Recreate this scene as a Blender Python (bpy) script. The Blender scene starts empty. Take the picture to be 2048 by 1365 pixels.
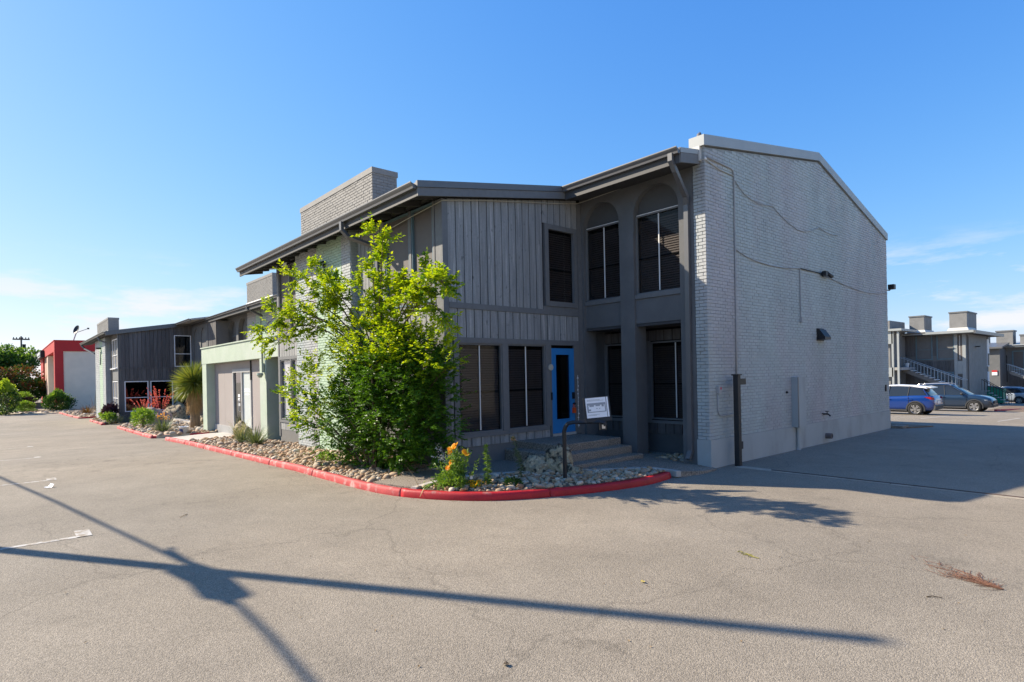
import bpy, bmesh, math, random
from mathutils import Vector, Matrix
R = random.Random(7)
S = bpy.context.scene
COL = S.collection
rad = math.radians

# ------------------------------------------------------------------ camera
PAN, ROLL = -0.8547, -0.0205
fw = Vector((math.sin(PAN), math.cos(PAN), 0)); r0 = Vector((math.cos(PAN), -math.sin(PAN), 0)); u0 = Vector((0, 0, 1))
rt = math.cos(ROLL) * r0 + math.sin(ROLL) * u0
up = -math.sin(ROLL) * r0 + math.cos(ROLL) * u0
cd = bpy.data.cameras.new('camera')
cam = bpy.data.objects.new('camera', cd); COL.objects.link(cam)
CAM = Vector((10.036, -6.917, 2.04))
M4 = Matrix((rt, up, -fw)).transposed().to_4x4(); M4.translation = CAM
cam.matrix_world = M4
cd.sensor_width = 36; cd.lens = 1175 / 2048 * 36; cd.shift_y = (750.2 - 682.5) / 2048
cd.clip_end = 3000; cd.clip_start = 0.1
S.camera = cam

# ------------------------------------------------------------------ light
AZ, EL = rad(31.3), rad(33.4)
to_sun = Vector((-math.cos(AZ) * math.cos(EL), -math.sin(AZ) * math.cos(EL), math.sin(EL)))
sd = bpy.data.lights.new('sun', 'SUN'); sd.energy = 2.55; sd.angle = rad(0.53); sd.color = (1, 0.88, 0.71)
so = bpy.data.objects.new('sun', sd); COL.objects.link(so)
so.rotation_mode = 'QUATERNION'; so.rotation_quaternion = to_sun.to_track_quat('Z', 'Y'); so.location = (0, 0, 60)
W = bpy.data.worlds.new('World'); S.world = W; W.use_nodes = True
wn, wl = W.node_tree.nodes, W.node_tree.links
wn.clear()
sky = wn.new('ShaderNodeTexSky'); sky.sky_type = 'NISHITA'; sky.sun_disc = False
sky.sun_elevation = EL; sky.sun_rotation = math.atan2(to_sun.x, to_sun.y)
sky.air_density = 1.0; sky.dust_density = 0.35; sky.ozone_density = 6.0; sky.altitude = 150
# film-like response of the sky, channel by channel (deep blue overhead, pale at the horizon)
sc_ = wn.new('ShaderNodeSeparateColor'); wl.new(sky.outputs[0], sc_.inputs[0]); cc_ = wn.new('ShaderNodeCombineColor')
for i, (K, g_, c_) in enumerate(((4.1, 1.42, .8), (4.0, 1.08, .8), (1.75, 1.46, 1.0))):
    def mth(op, a, b):
        q = wn.new('ShaderNodeMath'); q.operation = op
        for j, v in enumerate((a, b)):
            if isinstance(v, (int, float)): q.inputs[j].default_value = v
            else: wl.new(v, q.inputs[j])
        return q.outputs[0]
    p_ = mth('POWER', mth('DIVIDE', sc_.outputs[i], K), g_)
    wl.new(mth('MULTIPLY', mth('DIVIDE', p_, mth('POWER', mth('ADD', p_, 1.0), c_)), 2.75), cc_.inputs[i])
tc = wn.new('ShaderNodeTexCoord'); sp = wn.new('ShaderNodeSeparateXYZ'); wl.new(tc.outputs['Generated'], sp.inputs[0])
mp = wn.new('ShaderNodeMapping'); mp.inputs['Scale'].default_value = (5.5, 5.5, 26); wl.new(tc.outputs['Generated'], mp.inputs[0])
mp.inputs['Location'].default_value = (0.4, 1.7, 0.3)
ns = wn.new('ShaderNodeTexNoise'); ns.inputs['Scale'].default_value = 1.0; ns.inputs['Detail'].default_value = 7; ns.inputs['Roughness'].default_value = .6
wl.new(mp.outputs[0], ns.inputs['Vector'])
cr = wn.new('ShaderNodeValToRGB'); cr.color_ramp.elements[0].position = .50; cr.color_ramp.elements[1].position = .64
wl.new(ns.outputs[0], cr.inputs[0])
er = wn.new('ShaderNodeValToRGB'); e = er.color_ramp.elements
e[0].position = 0.0; e[0].color = (.55, .55, .55, 1); e[1].position = .19; e[1].color = (0, 0, 0, 1)
k = e.new(.055); k.color = (1, 1, 1, 1); k = e.new(.11); k.color = (.9, .9, .9, 1)
wl.new(sp.outputs[2], er.inputs[0])
mu = wn.new('ShaderNodeMath'); mu.operation = 'MULTIPLY'; wl.new(cr.outputs[0], mu.inputs[0]); wl.new(er.outputs[0], mu.inputs[1])
mx = wn.new('ShaderNodeMixRGB'); wl.new(mu.outputs[0], mx.inputs[0]); wl.new(cc_.outputs[0], mx.inputs[1]); mx.inputs[2].default_value = (2.05, 2.1, 2.2, 1)
bg = wn.new('ShaderNodeBackground'); bg.inputs['Strength'].default_value = 0.122
wl.new(mx.outputs[0], bg.inputs[0]); wo = wn.new('ShaderNodeOutputWorld'); wl.new(bg.outputs[0], wo.inputs[0])
S.view_settings.view_transform = 'Standard'; S.view_settings.look = 'None'
S.view_settings.exposure = 1.9; S.view_settings.gamma = 1; S.view_settings.use_curve_mapping = False

# ------------------------------------------------------------------ helpers
def gx(x):
    t = [(-130, -1.35), (-100, -1.2), (-60, -.95), (-40, -.72), (-30, -.55), (-20, -.36), (-13, -.18), (-9, -.11), (-5.5, -.05), (-3, 0)]
    if x <= t[0][0]: return t[0][1]
    for (a, za), (b, zb) in zip(t, t[1:]):
        if x <= b: return za + (zb - za) * (x - a) / (b - a)
    return 0.0
def gz(x, y): return gx(x) - .035 * min(max(0, y - 15.4), 90)

class MB:
    def __init__(s, M=None): s.v = []; s.f = []; s.M = M
    def P(s, p):
        p = Vector(p)
        if s.M is not None: p = s.M @ p
        s.v.append(p); return len(s.v) - 1
    def poly(s, pts): s.f.append([s.P(p) for p in pts])
    def box(s, x0, x1, y0, y1, z0, z1):
        i = [s.P(p) for p in ((x0, y0, z0), (x1, y0, z0), (x1, y1, z0), (x0, y1, z0), (x0, y0, z1), (x1, y0, z1), (x1, y1, z1), (x0, y1, z1))]
        for q in ((3, 2, 1, 0), (4, 5, 6, 7), (0, 1, 5, 4), (1, 2, 6, 5), (2, 3, 7, 6), (3, 0, 4, 7)): s.f.append([i[k] for k in q])
        return s
    def prism(s, prof, d):
        d = Vector(d); n = len(prof)
        a = [s.P(p) for p in prof]; b = [s.P(Vector(p) + d) for p in prof]
        s.f.append(a[::-1]); s.f.append(b)
        for k in range(n): s.f.append([a[k], a[(k + 1) % n], b[(k + 1) % n], b[k]])
        return s
    def tube(s, pts, r, n=6, r1=None, caps=True, ph=0.0, sq=None):
        pts = [Vector(p) for p in pts]; rings = []
        m = len(pts)
        t0 = (pts[1] - pts[0]).normalized()
        ref = Vector((0, 0, 1)) if abs(t0.z) < .9 else Vector((1, 0, 0))
        u = t0.cross(ref).normalized()
        for k, p in enumerate(pts):
            if k == 0: t = t0
            elif k == m - 1: t = (pts[k] - pts[k - 1]).normalized()
            else: t = ((pts[k] - pts[k - 1]).normalized() + (pts[k + 1] - pts[k]).normalized()).normalized()
            u = (u - t * u.dot(t)).normalized(); w = t.cross(u)
            rr = r if r1 is None else r + (r1 - r) * k / (m - 1)
            ring = []
            for j in range(n):
                a = 2 * math.pi * j / n + ph
                if sq: du, dw = (sq[0] * (1 if math.cos(a) > 0 else -1), sq[1] * (1 if math.sin(a) > 0 else -1))
                else: du, dw = rr * math.cos(a), rr * math.sin(a)
                ring.append(s.P(p + u * du + w * dw))
            rings.append(ring)
        for A, B in zip(rings, rings[1:]):
            for j in range(n): s.f.append([A[j], A[(j + 1) % n], B[(j + 1) % n], B[j]])
        if caps: s.f.append(rings[0][::-1]); s.f.append(rings[-1])
        return s
    def rtube(s, pts, a, b): return s.tube(pts, 1, 4, ph=math.pi / 4, sq=(a, b))
    def lathe(s, prof, c=(0, 0, 0), n=16, axis='z'):
        rings = []
        for r, h in prof:
            ring = []
            for j in range(n):
                a = 2 * math.pi * j / n; x, y = r * math.cos(a), r * math.sin(a)
                p = (x, y, h) if axis == 'z' else ((x, h, y) if axis == 'y' else (h, x, y))
                ring.append(s.P(Vector(p) + Vector(c)))
            rings.append(ring)
        for A, B in zip(rings, rings[1:]):
            for j in range(n): s.f.append([A[j], A[(j + 1) % n], B[(j + 1) % n], B[j]])
        s.f.append(rings[0][::-1]); s.f.append(rings[-1]); return s
    def mesh(s, name, mat, smooth=False):
        me = bpy.data.meshes.new(name)
        me.from_pydata([tuple(v) for v in s.v], [], s.f)
        if isinstance(mat, (list, tuple)):
            for m in mat: me.materials.append(m)
        else: me.materials.append(mat)
        if smooth: me.polygons.foreach_set('use_smooth', [True] * len(me.polygons))
        me.update(); return me
    def build(s, name, mat, parent=None, smooth=False, kind=None, fix=True):
        me = s.mesh(name, mat, smooth)
        if fix:
            bm = bmesh.new(); bm.from_mesh(me); bmesh.ops.recalc_face_normals(bm, faces=bm.faces); bm.to_mesh(me); bm.free()
        return link(name, me, parent, kind)

def link(name, me, parent=None, kind=None):
    o = bpy.data.objects.new(name, me); COL.objects.link(o)
    if parent is not None: o.parent = parent
    if kind: o['kind'] = kind
    return o
def tag(o, label, cat, group=None):
    o['label'] = label; o['category'] = cat
    if group: o['group'] = group
    return o
def thing(name, label, cat, loc=(0, 0, 0), rz=0, group=None):
    o = bpy.data.objects.new(name, None); COL.objects.link(o)
    o.location = loc; o.rotation_euler = (0, 0, rz); o.empty_display_size = .2
    return tag(o, label, cat, group)
def copy_tree(o, parent=None):
    c = o.copy(); COL.objects.link(c)
    if parent is not None: c.parent = parent
    for ch in list(o.children): copy_tree(ch, c)
    return c

# ------------------------------------------------------------------ materials
def mat(name, col, rough=.8, var=.12, vs=2.0, bump=0.0, bs=80, rnd=0.0, isl=0.0, metal=0.0, spec=.4, tint=None, stretch=(1, 1, 1), fine=0.0, fs=200, coat=0.0, ramp=None, coords='pos', bdist=.02, knots=0):
    m = bpy.data.materials.new(name); m.use_nodes = True
    n, l = m.node_tree.nodes, m.node_tree.links
    b = n['Principled BSDF']
    b.inputs['Roughness'].default_value = rough; b.inputs['Metallic'].default_value = metal
    b.inputs['Specular IOR Level'].default_value = spec
    if coat: b.inputs['Coat Weight'].default_value = coat; b.inputs['Coat Roughness'].default_value = .05
    if coords == 'pos': src = n.new('ShaderNodeNewGeometry').outputs['Position']
    else: src = n.new('ShaderNodeTexCoord').outputs['Object']
    mpn = n.new('ShaderNodeMapping'); mpn.inputs['Scale'].default_value = stretch; l.new(src, mpn.inputs[0])
    no = n.new('ShaderNodeTexNoise'); no.inputs['Scale'].default_value = vs; no.inputs['Detail'].default_value = 6; no.inputs['Roughness'].default_value = .62
    l.new(mpn.outputs[0], no.inputs['Vector'])
    mr = n.new('ShaderNodeMapRange'); mr.inputs[1].default_value = .28; mr.inputs[2].default_value = .72
    mr.inputs[3].default_value = 1 - var; mr.inputs[4].default_value = 1 + var; l.new(no.outputs[0], mr.inputs[0])
    val = mr.outputs[0]
    def mul(a, bsock):
        q = n.new('ShaderNodeMath'); q.operation = 'MULTIPLY'; l.new(a, q.inputs[0]); l.new(bsock, q.inputs[1]); return q.outputs[0]
    def rng(sock, amt, lo=0., hi=1.):
        q = n.new('ShaderNodeMapRange'); q.inputs[1].default_value = lo; q.inputs[2].default_value = hi
        q.inputs[3].default_value = 1 - amt; q.inputs[4].default_value = 1 + amt; l.new(sock, q.inputs[0]); return q.outputs[0]
    if rnd: val = mul(val, rng(n.new('ShaderNodeObjectInfo').outputs['Random'], rnd))
    if isl: val = mul(val, rng(n.new('ShaderNodeNewGeometry').outputs['Random Per Island'], isl))
    if fine:
        f2 = n.new('ShaderNodeTexNoise'); f2.inputs['Scale'].default_value = fs; f2.inputs['Detail'].default_value = 3; l.new(src, f2.inputs['Vector'])
        val = mul(val, rng(f2.outputs[0], fine, .3, .7))
    if knots:
        kn = n.new('ShaderNodeTexNoise'); kn.inputs['Scale'].default_value = 6.5; kn.inputs['Detail'].default_value = 2
        mk = n.new('ShaderNodeMapping'); mk.inputs['Scale'].default_value = (1.6, 1.6, .8); l.new(src, mk.inputs[0]); l.new(mk.outputs[0], kn.inputs['Vector'])
        q = n.new('ShaderNodeMapRange'); q.inputs[1].default_value = .66; q.inputs[2].default_value = .74; q.inputs[3].default_value = 1; q.inputs[4].default_value = 1 - knots; l.new(kn.outputs[0], q.inputs[0]); val = mul(val, q.outputs[0])
    base = n.new('ShaderNodeRGB'); base.outputs[0].default_value = (*col, 1); cs = base.outputs[0]
    if ramp:
        oi = n.new('ShaderNodeObjectInfo'); gi = n.new('ShaderNodeNewGeometry')
        ad = n.new('ShaderNodeMath'); ad.operation = 'ADD'; l.new(oi.outputs['Random'], ad.inputs[0]); l.new(gi.outputs['Random Per Island'], ad.inputs[1])
        fr = n.new('ShaderNodeMath'); fr.operation = 'FRACT'; l.new(ad.outputs[0], fr.inputs[0])
        rp = n.new('ShaderNodeValToRGB'); el = rp.color_ramp.elements
        rp.color_ramp.interpolation = 'LINEAR'
        el[0].position = 0; el[0].color = (*ramp[0], 1); el[1].position = 1; el[1].color = (*ramp[-1], 1)
        for i, c in enumerate(ramp[1:-1]):
            q = el.new((i + 1) / (len(ramp) - 1)); q.color = (*c, 1)
        l.new(fr.outputs[0], rp.inputs[0]); cs = rp.outputs[0]
    if tint:
        t = n.new('ShaderNodeMixRGB'); t.inputs[2].default_value = (*tint[0], 1); l.new(cs, t.inputs[1])
        n3 = n.new('ShaderNodeTexNoise'); n3.inputs['Scale'].default_value = tint[1]; n3.inputs['Detail'].default_value = 5
        mp3 = n.new('ShaderNodeMapping'); mp3.inputs['Location'].default_value = (31, 17, 9); mp3.inputs['Scale'].default_value = stretch; l.new(src, mp3.inputs[0]); l.new(mp3.outputs[0], n3.inputs['Vector'])
        q = n.new('ShaderNodeMapRange'); q.inputs[1].default_value = tint[2]; q.inputs[2].default_value = tint[3]; l.new(n3.outputs[0], q.inputs[0]); l.new(q.outputs[0], t.inputs[0])
        cs = t.outputs[0]
    vm = n.new('ShaderNodeVectorMath'); vm.operation = 'SCALE'; l.new(cs, vm.inputs[0]); l.new(val, vm.inputs['Scale'])
    l.new(vm.outputs[0], b.inputs['Base Color'])
    if bump:
        bn = n.new('ShaderNodeTexNoise'); bn.inputs['Scale'].default_value = bs; bn.inputs['Detail'].default_value = 4
        l.new(mpn.outputs[0], bn.inputs['Vector'])
        bp = n.new('ShaderNodeBump'); bp.inputs['Strength'].default_value = bump; bp.inputs['Distance'].default_value = bdist
        l.new(bn.outputs[0], bp.inputs['Height']); l.new(bp.outputs[0], b.inputs['Normal'])
    return m

def leafmat(name, c0, c1, trans=.42, rough=.45):
    m = bpy.data.materials.new(name); m.use_nodes = True
    n, l = m.node_tree.nodes, m.node_tree.links
    b = n['Principled BSDF']; b.inputs['Roughness'].default_value = rough; b.inputs['Specular IOR Level'].default_value = .35
    g = n.new('ShaderNodeNewGeometry'); rp = n.new('ShaderNodeValToRGB')
    rp.color_ramp.elements[0].color = (*c0, 1); rp.color_ramp.elements[1].color = (*c1, 1)
    l.new(g.outputs['Random Per Island'], rp.inputs[0]); l.new(rp.outputs[0], b.inputs['Base Color'])
    t = n.new('ShaderNodeBsdfTranslucent')
    sc = n.new('ShaderNodeVectorMath'); sc.operation = 'MULTIPLY'; sc.inputs[1].default_value = (1.5, 1.35, .5); l.new(rp.outputs[0], sc.inputs[0]); l.new(sc.outputs[0], t.inputs[0])
    mxs = n.new('ShaderNodeMixShader'); mxs.inputs[0].default_value = trans
    l.new(b.outputs[0], mxs.inputs[1]); l.new(t.outputs[0], mxs.inputs[2]); l.new(mxs.outputs[0], n['Material Output'].inputs[0])
    return m
def glass(name, tintc=(.3, .32, .33), rough=.04, refl=1.0, spec=.08):
    m = bpy.data.materials.new(name); m.use_nodes = True
    n, l = m.node_tree.nodes, m.node_tree.links; n.remove(n['Principled BSDF'])
    t = n.new('ShaderNodeBsdfTransparent'); t.inputs[0].default_value = (*tintc, 1)
    g = n.new('ShaderNodeBsdfGlossy'); g.inputs['Roughness'].default_value = rough
    lw_ = n.new('ShaderNodeLayerWeight'); lw = n.new('ShaderNodeMath'); lw.operation = 'POWER'; lw.inputs[1].default_value = 4.0; l.new(lw_.outputs['Facing'], lw.inputs[0])
    q = n.new('ShaderNodeMath'); q.operation = 'MULTIPLY_ADD'; q.inputs[1].default_value = refl; q.inputs[2].default_value = spec; l.new(lw.outputs[0], q.inputs[0])
    ms = n.new('ShaderNodeMixShader'); l.new(q.outputs[0], ms.inputs[0]); l.new(t.outputs[0], ms.inputs[1]); l.new(g.outputs[0], ms.inputs[2])
    l.new(ms.outputs[0], n['Material Output'].inputs[0]); return m

GREY = (.265, .268, .262)
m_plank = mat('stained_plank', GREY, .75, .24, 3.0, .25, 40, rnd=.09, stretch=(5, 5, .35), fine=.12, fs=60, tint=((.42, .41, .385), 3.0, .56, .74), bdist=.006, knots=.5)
m_trim = mat('grey_trim_paint', (.155, .158, .158), .6, .10, 3, .1, 50, stretch=(3, 3, 3), bdist=.004)
m_stucco = mat('charcoal_stucco', (.125, .128, .128), .85, .10, 2.0, .35, 140, tint=((.15, .15, .15), 1.3, .5, .75), bdist=.006)
m_base = mat('painted_concrete', (.16, .157, .15), .8, .12, 2, .2, 60, bdist=.006)
m_brick = mat('grey_painted_brick', (.38, .425, .415), .62, .13, 1.3, .5, 55, rnd=.03, isl=.05, tint=((.40, .385, .39), .7, .42, .66), bdist=.006, fine=.06, fs=30, stretch=(1, 1, .35))
m_mortar = mat('shaded_painted_joint', (.285, .305, .30), .9, .25, 1.5, .2, 80, bdist=.006)  # darker grey puts the shade between the bricks into the joint colour
m_plinth = mat('painted_plinth', (.36, .385, .38), .7, .09, 1.2, .3, 25, tint=((.27, .275, .265), 1.6, .52, .75), stretch=(1, 1, .5), bdist=.01)
m_mint = mat('mint_painted_brick', (.40, .52, .38), .65, .08, 2, .4, 50, isl=.05, bdist=.006)
m_mintw = mat('mint_stucco', (.385, .455, .36), .8, .08, 1.6, .4, 110, tint=((.43, .48, .41), 1.1, .45, .7), bdist=.006)
m_mortar2 = mat('mint_joint', (.22, .30, .22), .9, .2, 2)
m_lime = mat('lime_painted_brick', (.36, .47, .10), .75, .08, 2, .3, 40)
m_gutter = mat('grey_gutter_metal', (.115, .115, .118), .38, .05, 4, metal=0.0, spec=.7)
m_coping = mat('metal_coping', (.33, .35, .345), .45, .06, 2, spec=.6)
m_flash = mat('pale_flashing', (.55, .54, .50), .5, .08, 2)
m_roof = mat('roof_membrane', (.45, .43, .39), .9, .1, 1)
m_soffit = mat('dark_soffit', (.06, .06, .06), .85, .12, 3)
m_white = mat('white_vinyl', (.78, .79, .80), .45, .04, 5)
m_rod = mat('white_plastic_bar', (.80, .78, .74), .5, .03, 5)
m_slat = mat('brown_blind_slat', (.13, .098, .085), .5, .1, 8)
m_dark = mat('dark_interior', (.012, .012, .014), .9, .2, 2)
m_screen = mat('solar_screen', (.12, .105, .095), .6, .08, 3, .15, 400, bdist=.002)
m_glass = glass('window_glass', (.74, .74, .74), .05, .30, .015)
m_glassd = glass('dark_glass', (.25, .26, .27), .03, 1.0, .10)
m_teal = mat('teal_frame', (.12, .19, .22), .5, .1, 4)
m_blue = mat('blue_door_paint', (.03, .21, .50), .35, .06, 3, spec=.5)
m_black = mat('black_metal', (.018, .019, .021), .5, .15, 6)
m_steel = mat('brushed_steel', (.45, .46, .48), .3, .05, 6, metal=.9)
m_orange = mat('orange_plastic', (.75, .10, .02), .4, .05, 5)
m_panelwall = mat('taupe_panel', (.31, .275, .26), .7, .05, 1.5)
m_cable = mat('pale_cable', (.45, .43, .36), .6, .1, 5)
m_conduit = mat('grey_conduit', (.36, .36, .355), .55, .08, 5)
m_concrete = mat('pale_concrete', (.46, .43, .385), .9, .14, 1.2, .3, 60, fine=.10, fs=120)
m_agg = mat('exposed_aggregate', (.25, .21, .165), .9, .14, 1.5, .9, 90, fine=.75, fs=48, bdist=.012)
m_soil = mat('brown_soil', (.17, .12, .08), .95, .25, 3, .6, 40, fine=.25, fs=60)
m_dg = mat('decomposed_granite', (.50, .41, .29), .95, .12, 3, .5, 60, fine=.18, fs=90)
m_stone = mat('river_stone', (.4, .35, .3), .75, .22, 14, .25, 60, ramp=[(.36, .23, .13), (.46, .35, .23), (.27, .13, .06), (.50, .40, .27), (.28, .235, .19), (.40, .23, .10), (.58, .51, .40), (.25, .165, .095)], coords='obj', bdist=.01)
m_boulder = mat('weathered_limestone', (.38, .31, .20), .9, .40, 6, .9, 14, tint=((.05, .042, .03), 7.5, .52, .62), bdist=.06, fine=.2, fs=30)
m_bark = mat('brown_bark', (.12, .085, .06), .9, .3, 8, .4, 40)
m_leaf = leafmat('crape_leaf', (.035, .10, .010), (.11, .25, .018), .35)
m_young = leafmat('young_crape_leaf', (.20, .35, .012), (.40, .48, .015), .5)
m_green = leafmat('garden_leaf', (.09, .20, .03), (.20, .32, .05), .4)
m_deep = leafmat('deep_green_leaf', (.02, .06, .012), (.05, .12, .02), .3)
m_sage = leafmat('sage_blade', (.07, .11, .06), (.16, .20, .10), .25)
m_yucca = leafmat('yucca_blade', (.10, .16, .035), (.27, .30, .07), .3)
m_thatch = mat('dry_thatch', (.42, .27, .12), .9, .25, 8, isl=.25)
m_plankd = mat('dark_stain_and_shade_plank', (.105, .10, .098), .75, .28, 3.0, .25, 40, rnd=.22, stretch=(4, 4, .35), fine=.10, fs=60, tint=((.17, .165, .155), 2.2, .6, .8), bdist=.006)  # dark stain; also puts the porch recess shade into the plank colour
m_tymp = mat('arch_panel_paint', (.085, .087, .088), .85, .1, 2)
m_fascia = mat('dark_fascia_paint', (.065, .065, .066), .6, .1, 3)
m_chim = mat('sun_toned_chimney_brick', (.205, .202, .195), .7, .14, 1.6, .5, 55, isl=.06, bdist=.006)  # darker copy of the wall brick; its colour offsets the bright sunlight
m_chimj = mat('sun_toned_chimney_joint', (.165, .16, .155), .9, .2, 2)  # joint darkened likewise to offset the sunlight

# red kerb paint, worn in places
m_red = mat('red_kerb_paint', (.43, .012, .018), .55, .20, 3.0, .35, 45, tint=((.34, .14, .12), 5, .60, .74), bdist=.008, fine=.10, fs=40)
m_redworn = mat('faded_red_kerb_paint', (.45, .055, .055), .7, .22, 3.0, .35, 45, tint=((.50, .30, .27), 5.5, .52, .72), bdist=.008, fine=.12, fs=40)
m_paint = mat('worn_white_line', (.50, .48, .44), .9, .25, 6, tint=((.33, .28, .22), 11, .47, .56))

# asphalt
def asphalt():
    m = bpy.data.materials.new('sun_bleached_asphalt'); m.use_nodes = True
    n, l = m.node_tree.nodes, m.node_tree.links; b = n['Principled BSDF']
    b.inputs['Roughness'].default_value = .88; b.inputs['Specular IOR Level'].default_value = .25
    pos = n.new('ShaderNodeNewGeometry').outputs['Position']
    def noise(s, d=5, ro=.6, off=0):
        q = n.new('ShaderNodeTexNoise'); q.inputs['Scale'].default_value = s; q.inputs['Detail'].default_value = d; q.inputs['Roughness'].default_value = ro
        mp_ = n.new('ShaderNodeMapping'); mp_.inputs['Location'].default_value = (off, off * .7, 0); l.new(pos, mp_.inputs[0]); l.new(mp_.outputs[0], q.inputs['Vector']); return q.outputs[0]
    def rng(sock, a, b_, lo, hi):
        q = n.new('ShaderNodeMapRange'); q.inputs[1].default_value = a; q.inputs[2].default_value = b_; q.inputs[3].default_value = lo; q.inputs[4].default_value = hi; l.new(sock, q.inputs[0]); return q.outputs[0]
    def mul(a, c):
        q = n.new('ShaderNodeMath'); q.operation = 'MULTIPLY'; l.new(a, q.inputs[0]); l.new(c, q.inputs[1]); return q.outputs[0]
    v = rng(noise(.30, 6, .62), .3, .7, .84, 1.12)
    v = mul(v, rng(noise(1.6, 6, .65, 11), .3, .7, .93, 1.07))
    # grit of the worn stone
    vo = n.new('ShaderNodeTexVoronoi'); vo.inputs['Scale'].default_value = 100; l.new(pos, vo.inputs['Vector'])
    sx = n.new('ShaderNodeSeparateColor'); l.new(vo.outputs['Color'], sx.inputs[0])
    v = mul(v, rng(sx.outputs[0], 0, 1, .77, 1.23))
    v = mul(v, rng(vo.outputs['Distance'], .15, .62, 1.08, .72))
    v = mul(v, rng(noise(34, 4, .6, 5), .3, .7, .90, 1.10))
    # stains
    st = rng(noise(.75, 5, .7, 40), .58, .74, 1.0, .76); v = mul(v, st)
    # hairline cracks
    vc = n.new('ShaderNodeTexVoronoi'); vc.feature = 'DISTANCE_TO_EDGE'; vc.inputs['Scale'].default_value = .22
    dm = n.new('ShaderNodeVectorMath'); dm.operation = 'ADD'; nn = n.new('ShaderNodeTexNoise'); nn.inputs['Scale'].default_value = 1.3; nn.inputs['Detail'].default_value = 4
    l.new(pos, nn.inputs['Vector']); l.new(pos, dm.inputs[0]); l.new(nn.outputs['Color'], dm.inputs[1]); l.new(dm.outputs[0], vc.inputs['Vector'])
    v = mul(v, rng(vc.outputs['Distance'], 0, .006, .80, 1.0))
    base = n.new('ShaderNodeMixRGB'); base.inputs[1].default_value = (.340, .290, .222, 1); base.inputs[2].default_value = (.312, .272, .215, 1)
    l.new(rng(noise(.12, 3, .5, 77), .4, .6, 0, 1), base.inputs[0])
    vm = n.new('ShaderNodeVectorMath'); vm.operation = 'SCALE'; l.new(base.outputs[0], vm.inputs[0]); l.new(v, vm.inputs['Scale']); l.new(vm.outputs[0], b.inputs['Base Color'])
    bp = n.new('ShaderNodeBump'); bp.inputs['Strength'].default_value = .55; bp.inputs['Distance'].default_value = .008
    l.new(vo.outputs['Distance'], bp.inputs['Height']); bp.invert = True; l.new(bp.outputs[0], b.inputs['Normal'])
    return m
m_asphalt = asphalt()
# ------------------------------------------------------------------ ground
def sheet(name, xs, ys, dz, m, kind='structure', zf=None):
    mb = MB(); zf = zf or gz
    idx = [[mb.P((x, y, zf(x, y) + dz)) for x in xs] for y in ys]
    for j in range(len(ys) - 1):
        for i in range(len(xs) - 1): mb.f.append([idx[j][i], idx[j][i + 1], idx[j + 1][i + 1], idx[j + 1][i]])
    return mb.build(name, m, None, True, kind)
XS = [-900, -500, -300, -200, -130, -100, -80, -60, -50, -40, -35, -30, -25, -20, -16, -13, -11, -9, -7, -5.5, -4, -3, 0, 4, 10, 20, 40, 100, 300, 600]
YS = [-400, -150, -60, -30, -15, -8, -4, 0, 5, 10, 15.4, 20, 30, 45, 60, 80, 105.4, 200, 400, 1000]
sheet('asphalt_ground', XS, YS, 0, m_asphalt)

def clip_poly_strip(name, poly, dz, m, kind='structure', skirt=.2, zfun=None):
    """flat-topped bed following the ground, with a skirt"""
    mb = MB(); zf = zfun or (lambda x, y: gz(x, y) + dz)
    pts = [(x, y, zf(x, y)) for x, y in poly]
    mb.poly(pts)
    n = len(pts)
    for i in range(n):
        a, b = pts[i], pts[(i + 1) % n]
        mb.poly([a, b, (b[0], b[1], b[2] - skirt), (a[0], a[1], a[2] - skirt)])
    me = mb.mesh(name, m)
    bm = bmesh.new(); bm.from_mesh(me); bmesh.ops.triangulate(bm, faces=bm.faces); bmesh.ops.recalc_face_normals(bm, faces=bm.faces); bm.to_mesh(me); bm.free()
    return link(name, me, None, kind)

def catmull(P, step=.12):
    out = []
    P = [P[0]] + list(P) + [P[-1]]
    for i in range(1, len(P) - 2):
        a, b, c, d = [Vector((*p, 0)) for p in P[i - 1:i + 3]]
        n = max(1, int((c - b).length / step))
        for k in range(n):
            t = k / n
            out.append(.5 * ((2 * b) + (c - a) * t + (2 * a - 5 * b + 4 * c - d) * t * t + (3 * b - a - 3 * c + d) * t ** 3))
    out.append(Vector((*P[-2], 0))); return out

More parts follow.
